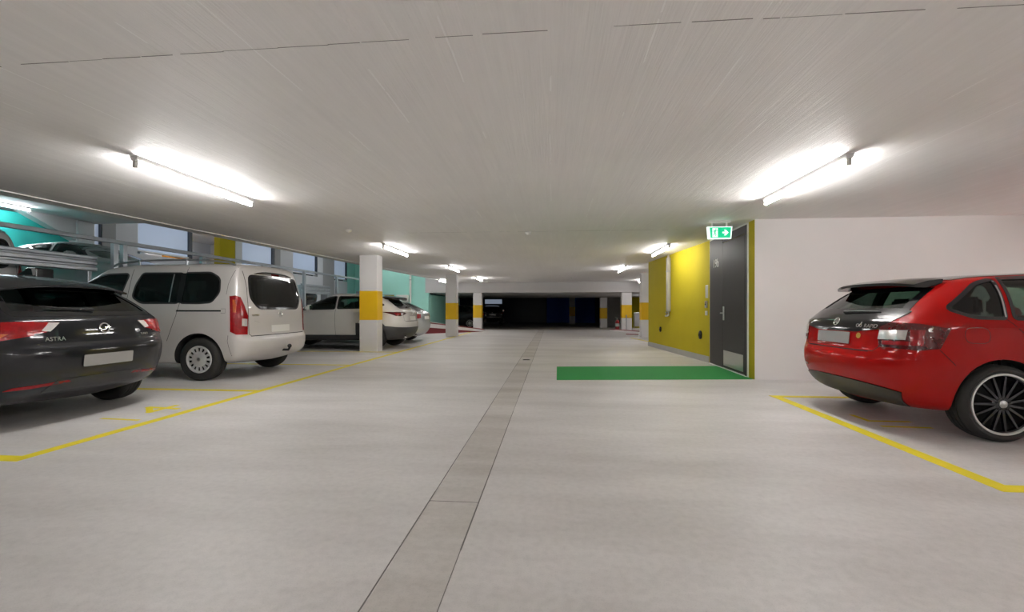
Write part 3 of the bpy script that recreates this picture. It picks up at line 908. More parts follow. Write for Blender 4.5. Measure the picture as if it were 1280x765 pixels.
# ---- charcoal hatchback
def charcoal_hatch():
    p = dict(ro=0.80, xf=3.53, W=0.905, wb=2.66, belt=1.03, cant=1.395, H=1.475, cowl=2.45, wtop=1.55, rg0=-0.645, rg1=-0.24, step=0.06, lip=1.005, bump=0.735, gtop=1.285, bump_lo=0.34, clear=0.20)
    sw = [round_poly([(-0.12, 1.10), (0.25, 1.055), (0.25, 1.335), (0.12, 1.30)], 0.03),
          round_poly([(0.31, 1.05), (1.02, 1.04), (1.02, 1.375), (0.31, 1.34)], 0.03),
          round_poly([(1.10, 1.035), (1.95, 1.02), (1.55, 1.34), (1.10, 1.375)], 0.03)]
    rw = round_poly([(-0.675, 1.034), (0.675, 1.034), (0.565, 1.29), (-0.565, 1.29)], 0.05)
    fw = round_poly([(-0.66, 1.03), (0.66, 1.03), (0.56, 1.37), (-0.56, 1.37)], 0.05)
    c = Car(dict(name='car', label='charcoal hatchback parked tail-out in the nearest left bay', layers=hatch_layers(p), paint=M['paint_dark'],
                 wheel_r=0.315, wb=2.66, track=1.56, arch_r=0.355, arch_z=0.325, glass_layer=9, side_windows=sw, rear_window=rw, front_window=fw, glass=M['glass_dark'], tyre_w=0.215, rim_r=0.215))
    c.body()
    for sy, fr, df in ((1, 'B', 'BL'), (-1, 'B', 'BR')):
        m = lambda P: [(sy * a, b) for a, b in P]
        # lamps: inner one on the tailgate, outer one wrapped round the corner
        a = c.patch('tailgate_lamp', 'B', m([(0.40, 0.955), (0.625, 0.965), (0.625, 0.85), (0.50, 0.87)]), 0.008, 0.02, M['red_lens'])
        c.patch('reversing_lens', 'B', m([(0.395, 0.952), (0.475, 0.955), (0.535, 0.885), (0.475, 0.875)]), 0.012, 0.008, M['clear_lens'], a, label='pale clear reversing lens')
        out = c.diag(1, [(-0.735, 0.635, 0.967), (-0.42, 0.885, 0.962), (-0.34, 0.905, 0.93), (-0.42, 0.895, 0.80), (-0.56, 0.84, 0.79), (-0.735, 0.635, 0.845)])
        b = c.patch('tail_lamp', df, out, 0.008, 0.02, M['red_lens'])
        orr = c.diag(1, [(-0.66, 0.76, 0.865), (-0.46, 0.885, 0.862), (-0.47, 0.88, 0.808), (-0.60, 0.80, 0.815)])
        c.patch('indicator_lens', df, orr, 0.012, 0.008, M['orange_lens'], b, label='orange indicator lens')
        c.patch('rear_reflector', 'B', m([(0.30, 0.395), (0.33, 0.415), (0.70, 0.395), (0.74, 0.372), (0.60, 0.372)]), 0.004, 0.01, M['red_lens'])
        c.strip('tailgate_gap', 'B', m([(0.56, 1.24), (0.665, 1.02), (0.63, 0.96), (0.625, 0.84), (0.55, 0.77), (0.45, 0.748)]), 0.007, 0.0015, M['seam'])
    c.strip('tailgate_gap', 'B', [(-0.50, 0.752), (0.50, 0.752)], 0.022, 0.0015, M['seam'])
    c.patch('rear_diffuser', 'B', round_poly([(-0.50, 0.315), (0.50, 0.315), (0.42, 0.43), (-0.42, 0.43)], 0.03), 0.004, 0.01, M['black_plastic'])
    spoiler(c, -0.47, -0.10, 0.60, 0.60, 1.315, 1.385, M['paint_dark'], 0.03)
    c.badge('emblem', 'B', 0, 0.89, ring_emblem(0.055), M['chrome'])
    letters(c, 'ASTRA', 'B', 0.44, 0.805, 0.052)
    letters(c, 'TURBO', 'B', -0.46, 0.81, 0.032)
    c.badge('licence_plate', 'B', 0, 0.585, plate_bm(), M['plate'])
    wiper(c, 'B', 0.0, 0.40, 1.065, 1.085)
    bm = bmesh.new(); add_prism(bm, [(0.05, 1.43), (0.24, 1.435), (0.10, 1.50), (0.07, 1.505)], -0.018, 0.018, 'y')
    bmesh.ops.recalc_face_normals(bm, faces=bm.faces[:]); mesh_obj('roof_aerial', bm, M['black_plastic'], c.root, 40)
    for f in 'LR':
        door_handle(c, f, 0.42, 0.93, M['paint_dark']); door_handle(c, f, 1.38, 0.91, M['paint_dark'])
    c.mirrors(1.72, 1.0, 0.80, M['paint_dark'])
    c.wheels('ten'); c.cabin(zf=0.42, rear_x=0.25, front_x=1.2, seat_h=0.60, mat=M['cloth_seat'])
    return c

# ---- sand coloured passenger van
def van_layers():
    ro, xf, W = 0.80, 3.60, 0.922
    Lr = 0.20
    return [
        dict(xr=-ro + 0.25, xf=xf - 0.25, W=0.78, z=0.24, Lr=0.2, nr=2.8, Lf=0.4, nf=2.4),
        dict(xr=-ro + 0.06, xf=xf - 0.1, W=0.885, z=[(-ro, 0.36), (-ro + 0.35, 0.30), (0.45, 0.25), (2.4, 0.25), (xf, 0.26)], Lr=0.28, nr=3.0, Lf=0.6, nf=2.4),
        dict(xr=-ro + 0.01, xf=xf, W=0.915, z=[(-ro, 0.43), (0.3, 0.42), (xf, 0.42)], Lr=0.30, nr=3.0, Lf=0.7, nf=2.4),
        dict(xr=-ro, xf=xf, W=W, z=[(-ro, 0.58), (0.3, 0.60), (xf, 0.55)], Lr=0.30, nr=3.0, Lf=0.7, nf=2.4),
        dict(xr=-ro + 0.02, xf=xf, W=W, z=[(-ro, 0.635), (0.3, 0.66), (xf, 0.60)], Lr=0.28, nr=3.1, Lf=0.7, nf=2.4),
        dict(xr=-ro + 0.085, xf=xf, W=W, z=[(-ro, 0.655), (0.3, 0.72), (xf, 0.66)], Lr=0.20, nr=3.2, Lf=0.7, nf=2.4),
        dict(xr=-ro + 0.085, xf=xf - 0.03, W=W, z=[(-ro, 0.86), (0.3, 0.86), (xf, 0.76)], Lr=Lr, nr=3.2, Lf=0.65, nf=2.4),
        dict(xr=-ro + 0.09, xf=xf - 0.08, W=0.915, z=[(-ro, 1.02), (0.3, 1.0), (2.6, 0.98), (xf, 0.88)], Lr=Lr, nr=3.2, Lf=0.6, nf=2.4),
        dict(xr=-ro + 0.095, xf=xf - 0.16, W=0.905, z=[(-ro, 1.10), (0.3, 1.10), (2.6, 1.05), (xf, 0.94)], Lr=Lr, nr=3.2, Lf=0.55, nf=2.4),
        dict(xr=-ro + 0.105, xf=2.86, W=0.892, z=[(-ro, 1.20), (0.3, 1.18), (2.0, 1.16), (2.86, 1.12)], Lr=Lr, nr=3.2, Lf=0.5, nf=2.4),
        dict(xr=-ro + 0.135, xf=2.40, W=0.855, z=[(-ro, 1.43), (0.3, 1.42), (2.0, 1.40), (2.86, 1.36)], Lr=Lr, nr=3.2, Lf=0.4, nf=2.5),
        dict(xr=-ro + 0.185, xf=1.98, W=0.805, z=[(-ro, 1.655), (0.0, 1.665), (1.2, 1.675), (2.0, 1.59)], Lr=Lr, nr=3.2, Lf=0.35, nf=2.6),
        dict(xr=-ro + 0.21, xf=1.90, W=0.765, z=[(-ro, 1.73), (0.0, 1.745), (1.2, 1.745), (2.0, 1.65)], Lr=Lr, nr=3.1, Lf=0.34, nf=2.6),
        dict(xr=-ro + 0.25, xf=1.83, W=0.70, z=[(-ro, 1.765), (0.0, 1.785), (1.2, 1.785), (2.0, 1.69)], Lr=0.18, nr=3.0, Lf=0.3, nf=2.6),
        dict(xr=-ro + 0.30, xf=1.75, W=0.42, z=[(-ro, 1.785), (0.0, 1.812), (1.2, 1.81), (2.0, 1.72)], Lr=0.14, nr=2.8, Lf=0.25, nf=2.6),
    ]

def sand_van(paint, label, mirror_mat, detailed=True, name='van'):
    q = round_poly([(0.29, 1.18), (0.27, 1.625), (-0.12, 1.63), (-0.28, 1.545), (-0.30, 1.34), (-0.19, 1.19), (0.02, 1.175)], [0.02, 0.03, 0.05, 0.06, 0.05, 0.05, 0.05])
    mid = round_poly([(1.10, 1.27), (1.07, 1.45), (0.985, 1.625), (0.345, 1.62), (0.365, 1.18), (0.95, 1.18)], [0.05, 0.05, 0.04, 0.02, 0.02, 0.06])
    fr = round_poly([(1.34, 1.20), (2.35, 1.22), (2.28, 1.30), (1.62, 1.61), (1.22, 1.62)], [0.06, 0.05, 0.05, 0.1, 0.06])
    rw = round_poly([(-0.53, 1.095), (0.53, 1.095), (0.665, 1.25), (0.66, 1.40), (0.62, 1.60), (-0.62, 1.60), (-0.66, 1.40), (-0.665, 1.25)], [0.08, 0.08, 0.12, 0.1, 0.07, 0.07, 0.1, 0.12])
    fw = round_poly([(-0.72, 1.17), (0.72, 1.17), (0.64, 1.60), (-0.64, 1.60)], 0.06)
    c = Car(dict(name=name, label=label, layers=van_layers(), paint=paint, wheel_r=0.325, wb=2.785, track=1.60, arch_r=0.395, arch_z=0.325, arch_y=0.60,
                 glass_layer=9, side_windows=[q, mid, fr], rear_window=rw, front_window=fw, glass=M['glass_dark'], rear_cut=0.0, front_cut=2.05, tyre_w=0.21, rim_r=0.205, dash_x=2.15))
    c.root['category'] = 'van'
    c.body()
    c.patch('window_pillar', 'L', [(0.285, 1.175), (0.27, 1.625), (0.345, 1.63), (0.365, 1.175)], 0.0035, 0.005, M['gloss_black'])
    c.patch('window_pillar', 'R', [(0.285, 1.175), (0.27, 1.625), (0.345, 1.63), (0.365, 1.175)], 0.0035, 0.005, M['gloss_black'])
    for f in 'LR':
        c.strip('window_divider', f, [(0.49, 1.19), (0.47, 1.615)], 0.016, 0.003, M['steel'], thick=0.004)
    for sy, df, sf in ((1, 'BL', 'L'), (-1, 'BR', 'R')):
        m = lambda P: [(sy * a, b) for a, b in P]
        lamp = c.diag(1, [(-0.66, 0.875, 1.26), (-0.60, 0.90, 1.285), (-0.52, 0.92, 1.275), (-0.52, 0.922, 0.745), (-0.60, 0.905, 0.70), (-0.705, 0.795, 0.695), (-0.71, 0.79, 0.98), (-0.695, 0.845, 1.14)])
        a = c.patch('tail_lamp', df, lamp, 0.010, 0.02, M['red_lens'])
        c.patch('reversing_lens', df, c.diag(1, [(-0.705, 0.805, 0.93), (-0.67, 0.87, 0.94), (-0.67, 0.87, 0.83), (-0.705, 0.805, 0.82)]), 0.014, 0.008, M['clear_lens'], a, label='pale clear reversing lens')
        c.patch('indicator_lens', df, c.diag(1, [(-0.60, 0.90, 1.22), (-0.56, 0.91, 1.22), (-0.56, 0.91, 1.03), (-0.60, 0.90, 1.03)]), 0.013, 0.006, M['orange_lens'], a, label='orange upper lens')
        c.strip('tailgate_gap', 'B', m([(0.70, 1.67), (0.705, 1.40), (0.72, 1.28), (0.735, 1.0), (0.735, 0.70), (0.70, 0.672)]), 0.008, 0.0015, M['seam'])
        if detailed:
            c.strip('door_rail', sf, [(-0.36, 1.055), (0.36, 1.055)], 0.024, 0.002, M['seam'])
            c.strip('panel_gap', sf, [(-0.36, 1.085), (-0.43, 1.085), (-0.43, 1.02), (-0.36, 1.02)], 0.004, 0.0015, M['seam'])
            c.strip('door_gap', sf, [(0.26, 1.72), (0.315, 1.17), (0.36, 0.98), (0.44, 0.76), (0.50, 0.60)], 0.007, 0.0015, M['seam'])
            c.strip('door_gap', sf, [(1.16, 1.70), (1.20, 1.10), (1.20, 0.30)], 0.007, 0.0015, M['seam'])
            c.strip('roof_gap', sf, [(-0.50, 1.72), (-0.43, 1.45), (-0.42, 1.30)], 0.005, 0.0015, M['seam'])
            c.strip('bumper_gap', sf, [(-0.48, 0.69), (-0.47, 0.60), (-0.52, 0.38)], 0.005, 0.0015, M['seam'])
            door_handle(c, sf, 1.05, 1.02, paint); door_handle(c, sf, 1.32, 1.0, paint)
        # roof rail
        rail = [(-0.45, sy * 0.715, 1.755), (-0.34, sy * 0.715, 1.80), (0.0, sy * 0.712, 1.832), (0.4, sy * 0.71, 1.845), (1.1, sy * 0.705, 1.84), (1.5, sy * 0.70, 1.80), (1.62, sy * 0.69, 1.755)]
        bm = bmesh.new(); add_tube(bm, rail, 0.016, 8)
        for x in (0.35, 1.15): add_tube(bm, [(x, sy * 0.71, 1.76), (x, sy * 0.71, 1.85)], 0.018, 8)
        mesh_obj('roof_rail', c._fix(bm), M['galv'], c.root, 45)
    c.strip('tailgate_gap', 'B', [(-0.71, 0.668), (0.71, 0.668)], 0.012, 0.0015, M['seam'])
    c.strip('tailgate_crease', 'B', [(-0.62, 0.90), (-0.52, 0.875), (0, 0.865), (0.52, 0.875), (0.62, 0.90)], 0.008, 0.004, paint, thick=0.006)
    spoiler(c, -0.665, -0.45, 0.62, 0.62, 1.665, 1.735, M['black_plastic'], 0.016, 0.05)
    c.patch('brake_lamp', 'B', round_poly([(-0.10, 1.635), (0.10, 1.635), (0.10, 1.662), (-0.10, 1.662)], 0.01), 0.012, 0.01, M['red_lens'])
    c.badge('emblem', 'B', 0, 1.005, ring_emblem(0.055), M['chrome'])
    if detailed: letters(c, 'COMBO', 'B', 0.60, 0.985, 0.040)
    c.badge('licence_plate', 'B', 0, 0.765, plate_bm(), M['white_plastic'])
    bm = bmesh.new(); add_tube(bm, [(-0.70, 0, 0.40), (-0.86, 0, 0.40), (-0.88, 0, 0.44)], 0.020, 10)
    bmesh.ops.create_uvsphere(bm, u_segments=16, v_segments=10, radius=0.034, matrix=Matrix.Translation((-0.88, 0, 0.465)))
    mesh_obj('tow_ball', c._fix(bm), M['black_plastic'], c.root, 45)
    c.mirrors(2.05, 1.10, 0.86, mirror_mat)
    c.wheels('cover14')
    c.cabin(zf=0.56, rear_x=0.45, front_x=1.45, seat_h=0.64)
    return c

# ---- red estate-like hatchback
def red_hatch():
    p = dict(ro=0.84, xf=3.45, W=0.853, wb=2.602, belt=1.005, cant=1.365, H=1.435, cowl=2.38, wtop=1.50, rg0=-0.70, rg1=-0.36, step=0.05, lip=0.99, bump=0.665, gtop=1.27, bump_lo=0.31, clear=0.20)
    sw = [round_poly([(-0.345, 1.085), (-0.17, 1.018), (0.055, 1.012), (0.095, 1.325), (-0.05, 1.29)], [0.03, 0.05, 0.02, 0.02, 0.06]),
          round_poly([(0.135, 1.01), (0.95, 1.0), (0.95, 1.355), (0.165, 1.335)], 0.02),
          round_poly([(1.02, 1.0), (1.95, 0.985), (1.52, 1.31), (1.02, 1.355)], 0.03)]
    rw = round_poly([(-0.61, 1.065), (0.61, 1.065), (0.53, 1.265), (-0.53, 1.265)], 0.05)
    fw = round_poly([(-0.64, 1.0), (0.64, 1.0), (0.54, 1.33), (-0.54, 1.33)], 0.05)
    c = Car(dict(name='car', label='red hatchback with black roof parked tail-out beside the white wall', layers=hatch_layers(p), paint=M['paint_red'],
                 wheel_r=0.312, wb=2.602, track=1.50, arch_r=0.352, arch_z=0.322, glass_layer=9, side_windows=sw, rear_window=rw, front_window=fw, glass=M['glass_mid'], side_mats=[M['glass_dark'], M['glass_mid'], M['glass']], tyre_w=0.215, rim_r=0.245, rear_cut=0.12))
    c.body()
    # black band under the rear glass, black roof
    c.patch('tailgate_panel', 'B', round_poly([(-0.57, 0.905), (-0.30, 0.87), (0.30, 0.87), (0.57, 0.905), (0.66, 1.062), (-0.66, 1.062)], 0.015), 0.006, 0.008, M['gloss_black'], step=0.015, label='gloss black tailgate band')
    for s in (1, -1):
        c.patch('glass_flank', 'B', [(s * 0.575, 1.05), (s * 0.645, 1.03), (s * 0.555, 1.27), (s * 0.50, 1.265)], 0.004, 0.006, M['gloss_black'])
    c.slice('roof_panel', [((0, 0, 1.335), (0, 0, -1)), ((0, 0.53, 0), (0, 1, 0)), ((0, -0.53, 0), (0, -1, 0)), ((1.35, 0, 0), (1, 0, 0)), ((-0.30, 0, 0), (-1, 0, 0))], 0.004, M['gloss_black'], 0.01, arches=False)
    c.slice('rear_valance', [((0, 0, 0.135), (0.36, 0, 1)), ((-0.42, 0, 0), (1, -0.0, 0)), ((0, 0.70, 0.4), (0, 1, -0.5)), ((0, -0.70, 0.4), (0, -1, -0.5)), ((0, 0, 0.24), (0, 0, -1))], 0.010, M['black_plastic'], 0.012, arches=False)
    for sy, df, sf in ((1, 'BL', 'L'), (-1, 'BR', 'R')):
        m = lambda P: [(sy * a, b) for a, b in P]
        lamp = c.diag(1, [(-0.79, 0.60, 0.915), (-0.74, 0.66, 0.962), (-0.60, 0.80, 0.955), (-0.40, 0.85, 0.92), (-0.47, 0.84, 0.755), (-0.60, 0.80, 0.735), (-0.79, 0.60, 0.75)])
        a = c.patch('tail_lamp', df, lamp, 0.009, 0.02, M['dark_red_lens'])
        c.patch('reversing_lens', df, c.diag(1, [(-0.785, 0.61, 0.895), (-0.66, 0.76, 0.90), (-0.67, 0.75, 0.82), (-0.795, 0.60, 0.815)]), 0.013, 0.008, M['clear_lens'], a, label='pale clear reversing lens')
        c.patch('brake_lens', df, c.diag(1, [(-0.65, 0.77, 0.905), (-0.57, 0.82, 0.905), (-0.58, 0.815, 0.775), (-0.77, 0.62, 0.77), (-0.77, 0.62, 0.805), (-0.65, 0.77, 0.808)]), 0.012, 0.007, M['red_lens'], a, label='bright red C-shaped lens')
        c.strip('tailgate_gap', 'B', m([(0.66, 1.04), (0.60, 0.97), (0.555, 0.75), (0.50, 0.705), (0.40, 0.698)]), 0.006, 0.0015, M['seam'])
        c.strip('bumper_gap', sf, [(-0.47, 0.745), (-0.36, 0.62)], 0.005, 0.0015, M['seam'])
        c.strip('door_gap', sf, [(0.09, 1.34), (0.06, 1.0), (0.20, 0.84), (0.36, 0.62)], 0.006, 0.0015, M['seam'])
        c.strip('door_gap', sf, [(0.98, 1.36), (0.99, 0.9), (0.97, 0.28)], 0.006, 0.0015, M['seam'])
        c.strip('body_crease', sf, [(-0.10, 0.93), (0.6, 0.925), (1.9, 0.90)], 0.012, 0.004, M['paint_red'], thick=0.006)
        c.strip('window_strut', sf, [(0.10, 1.32), (0.062, 1.015)], 0.012, 0.004, M['steel'], thick=0.004)
        door_handle(c, sf, 0.40, 0.905, M['paint_red']); door_handle(c, sf, 1.30, 0.89, M['paint_red'])
    c.ring('fuel_flap_gap', 'R', round_poly([(-0.28, 0.93), (-0.09, 0.93), (-0.09, 0.80), (-0.28, 0.80)], 0.07), offset_poly(round_poly([(-0.28, 0.93), (-0.09, 0.93), (-0.09, 0.80), (-0.28, 0.80)], 0.07), -0.004), 0.0012, M['dark_red_lens'], thick=0)
    c.strip('tailgate_gap', 'B', [(-0.46, 0.70), (0.46, 0.70)], 0.010, 0.0015, M['seam'])
    sp = spoiler(c, -0.54, -0.22, 0.53, 0.56, 1.330, 1.372, M['gloss_black'], 0.042, 0.03)
    c.badge('emblem', 'B', 0.0, 0.955, disc_emblem(0.042), M['chrome'])
    letters(c, 'RAPID', 'B', -0.455, 0.925, 0.050)
    # small looped script mark before the lettering, and the round gold sticker
    bm = bmesh.new()
    for x, r in ((-0.020, 0.015), (0.014, 0.013)):
        add_lathe(bm, [(r + 0.0025 * math.cos(k * PI / 3), 0.003 + 0.0025 * math.sin(k * PI / 3)) for k in range(6)], 'z', 20, closed=True, origin=(x, 0, 0))
    add_tube(bm, [(0.004, 0.0, 0.003), (0.022, 0.034, 0.003)], 0.0028, 6)
    c.badge('script_mark', 'B', -0.33, 0.927, c._fix(bm), M['chrome'])
    c.badge('round_sticker', 'B', -0.335, 0.835, lathe_bm([(0, 0.002), (0.026, 0.002), (0.026, 0.0), (0, 0)], 'z', 24), S_GOLD())
    c.badge('licence_plate', 'B', 0.02, 0.805, plate_bm(), M['plate'])
    wiper(c, 'B', 0.02, -0.42, 1.045, 1.05)
    for f in ('B',):
        c.patch('rear_reflector', 'B', [(0.48, 0.47), (0.66, 0.48), (0.66, 0.50), (0.48, 0.49)], 0.004, 0.008, M['dark_red_lens'])
    c.mirrors(1.68, 0.97, 0.76, M['paint_red'])
    c.wheels('black15'); c.cabin(zf=0.40, rear_x=0.22, front_x=1.15, seat_h=0.60)
    return c

_gold = []
def S_GOLD():
    if not _gold: _gold.append(simple('gold_sticker', (0.40, 0.24, 0.03), 0.4))
    return _gold[0]

# ---- crossover (white with grey cladding, also used in silver)
def crossover(label, paint, clad=True, front_only=False, rim='ten', name='car', lens='red_lens'):
    p = dict(ro=0.86, xf=3.53, W=0.897, wb=2.655, belt=1.075, cant=1.44, H=1.535, cowl=2.40, wtop=1.45, rg0=-0.68, rg1=-0.30, step=0.05, lip=1.06, bump=0.72, gtop=1.34, bump_lo=0.36, clear=0.24)
    sw = [round_poly([(-0.28, 1.19), (0.05, 1.12), (0.98, 1.10), (0.98, 1.415), (0.30, 1.40)], [0.03, 0.05, 0.03, 0.03, 0.08]),
          round_poly([(1.06, 1.095), (1.98, 1.07), (1.50, 1.38), (1.06, 1.415)], 0.03)]
    rw = round_poly([(-0.58, 1.115), (0.58, 1.115), (0.50, 1.32), (-0.50, 1.32)], 0.06)
    fw = round_poly([(-0.66, 1.07), (0.66, 1.07), (0.54, 1.41), (-0.54, 1.41)], 0.05)
    c = Car(dict(name=name, label=label, layers=hatch_layers(p), paint=paint, wheel_r=0.345, wb=2.655, track=1.57, arch_r=0.385, arch_z=0.35, glass_layer=9,
                 side_windows=sw, rear_window=rw, front_window=fw, glass=M['glass_dark'], side_glass=M['glass'], tyre_w=0.215, rim_r=0.23, rim_mat=M['silver_rim']))
    c.body()
    if clad:
        c.slice('lower_cladding', [((-0.70, 0, 0.605), (-0.10, 0, 1)), ((0.45, 0, 0), (1, 0, 0)), ((0, 0, 0.27), (0, 0, -1))], 0.010, M['cladding'], 0.02)
        c.slice('sill_cladding', [((0, 0, 0.40), (0, 0, 1)), ((0.44, 0, 0), (-1, 0, 0)), ((2.3, 0, 0), (1, 0, 0))], 0.008, M['cladding'], 0.02)
        for f in 'LR':
            for ax in (0.0, 2.655):
                outer = [(ax + 0.455 * math.cos(a * PI / 16), 0.35 + 0.455 * math.sin(a * PI / 16)) for a in range(0, 17)]
                inner = [(ax + 0.386 * math.cos(a * PI / 16), 0.35 + 0.386 * math.sin(a * PI / 16)) for a in range(0, 17)]
                bm = bmesh.new(); A = [bm.verts.new((q[0], q[1], 0)) for q in outer]; B = [bm.verts.new((q[0], q[1], 0)) for q in inner]
                for i in range(16): bm.faces.new([A[i], A[i + 1], B[i + 1], B[i]])
                c._project(bm, f, 0.012, 0.02)
                mesh_obj('arch_cladding', bm, M['cladding'], c.root, 35)
    for sy, df, sf in ((1, 'BL', 'L'), (-1, 'BR', 'R')):
        m = lambda P: [(sy * a, b) for a, b in P]
        lamp = c.diag(1, [(-0.79, 0.46, 0.965), (-0.79, 0.56, 0.99), (-0.62, 0.78, 1.005), (-0.40, 0.88, 1.01), (-0.28, 0.895, 1.005), (-0.45, 0.87, 0.96), (-0.60, 0.80, 0.90), (-0.70, 0.72, 0.895), (-0.76, 0.58, 0.93)])
        a = c.patch('tail_lamp', df, lamp, 0.008, 0.02, M['dark_red_lens'])
        c.patch('brake_lens', df, c.diag(1, [(-0.70, 0.70, 0.985), (-0.56, 0.82, 0.985), (-0.60, 0.79, 0.915), (-0.69, 0.71, 0.915)]), 0.012, 0.006, M[lens], a, label='brighter red round lens')
        c.strip('tailgate_gap', 'B', m([(0.62, 1.05), (0.60, 0.95), (0.58, 0.78), (0.50, 0.745)]), 0.006, 0.0015, M['seam'])
        c.strip('door_gap', sf, [(1.02, 1.43), (1.03, 0.9), (1.0, 0.30)], 0.006, 0.0015, M['seam'])
        c.strip('door_gap', sf, [(2.05, 1.08), (2.12, 0.8), (2.05, 0.32)], 0.006, 0.0015, M['seam'])
        c.strip('door_gap', sf, [(0.12, 1.12), (0.28, 0.9), (0.44, 0.65)], 0.006, 0.0015, M['seam'])
        door_handle(c, sf, 0.42, 0.96, paint); door_handle(c, sf, 1.36, 0.95, paint)
    c.strip('tailgate_gap', 'B', [(-0.50, 0.75), (0.50, 0.75)], 0.010, 0.0015, M['seam'])
    spoiler(c, -0.56, -0.16, 0.56, 0.58, 1.405, 1.455, M['gloss_black'] if clad else paint, 0.035, 0.05)
    c.badge('emblem', 'B', 0, 0.975, disc_emblem(0.05), M['chrome'])
    c.badge('licence_plate', 'B', 0, 0.83, plate_bm(), M['white_plastic'])
    wiper(c, 'B', 0.0, -0.36, 1.13, 1.14)
    for s in (1, -1):
        bm = lathe_bm([(0.035, -0.05), (0.04, 0.0), (0.033, 0.0), (0.03, -0.05)], 'x', 20, closed=True)
        bmesh.ops.translate(bm, vec=(-0.74, s * 0.45, 0.33), verts=bm.verts[:])
        mesh_obj('exhaust_tip', bm, M['chrome'], c.root, 40)
    c.mirrors(1.72, 1.04, 0.80, paint)
    c.wheels('ten'); c.cabin(zf=0.48, rear_x=0.28, front_x=1.2, seat_h=0.62)
    return c

# ---- plain saloon-like hatch for the parking lift and the dark end
def plain_hatch(label, paint, name='car'):
    p = dict(ro=0.88, xf=3.50, W=0.88, wb=2.62, belt=1.0, cant=1.36, H=1.44, cowl=2.40, wtop=1.42, rg0=-0.72, rg1=-0.12, step=0.04, lip=0.985, bump=0.68, gtop=1.30, bump_lo=0.32, clear=0.2)
    sw = [round_poly([(0.0, 1.07), (0.25, 1.02), (0.95, 1.01), (0.95, 1.345), (0.45, 1.325)], [0.03, 0.05, 0.03, 0.03, 0.08]),
          round_poly([(1.03, 1.005), (1.98, 0.985), (1.46, 1.31), (1.03, 1.345)], 0.03)]
    rw = round_poly([(-0.58, 1.04), (0.58, 1.04), (0.50, 1.28), (-0.50, 1.28)], 0.06)
    fw = round_poly([(-0.66, 1.0), (0.66, 1.0), (0.54, 1.34), (-0.54, 1.34)], 0.05)
    c = Car(dict(name=name, label=label, layers=hatch_layers(p), paint=paint, wheel_r=0.315, wb=2.62, track=1.53, arch_r=0.355, arch_z=0.325, glass_layer=9, side_windows=sw, rear_window=rw, front_window=fw, glass=M['glass_dark'], side_glass=M['glass']))
    c.body()
    for sy, df, sf in ((1, 'BL', 'L'), (-1, 'BR', 'R')):
        lamp = c.diag(1, [(-0.80, 0.52, 0.92), (-0.62, 0.78, 0.945), (-0.42, 0.87, 0.93), (-0.48, 0.85, 0.78), (-0.62, 0.79, 0.76), (-0.80, 0.52, 0.80)])
        c.patch('tail_lamp', df, lamp, 0.008, 0.02, M['red_lens'])
        c.strip('door_gap', sf, [(0.99, 1.36), (1.0, 0.9), (0.98, 0.28)], 0.006, 0.0015, M['seam'])
        c.strip('door_gap', sf, [(2.02, 0.98), (2.10, 0.8), (2.02, 0.28)], 0.006, 0.0015, M['seam'])
        door_handle(c, sf, 0.40, 0.90, paint); door_handle(c, sf, 1.32, 0.89, paint)
        fl = {1: 'F', -1: 'F'}[sy]
        c.patch('headlamp', 'F', [(sy * a, b) for a, b in [(0.42, 0.60), (0.60, 0.66), (0.78, 0.70), (0.80, 0.62), (0.62, 0.55), (0.45, 0.54)]], 0.008, 0.02, M['clear_lens'])
    c.patch('grille', 'F', round_poly([(-0.38, 0.52), (0.38, 0.52), (0.34, 0.62), (-0.34, 0.62)], 0.02), 0.006, 0.01, M['black_plastic'])
    c.badge('licence_plate', 'B', 0, 0.80, plate_bm(), M['white_plastic'])
    c.mirrors(1.70, 0.98, 0.78, paint)
    c.wheels('ten'); c.cabin(zf=0.42, rear_x=0.25, front_x=1.15, seat_h=0.60)
    return c
# ------------------------------------------------------------------ the place
def struct(name, bm, mats, parent=None):
    o = mesh_obj(name, bm, mats, parent)
    if parent is None: o['kind'] = 'structure'
    return o

def wall_frame(name, ax, ay, bx, by, z=0.0):
    """Empty whose local x runs along the wall from a to b and whose local y points out of it (to the left of a->b)."""
    o = empty(name, (ax, ay, z), math.atan2(by - ay, bx - ax))
    return o

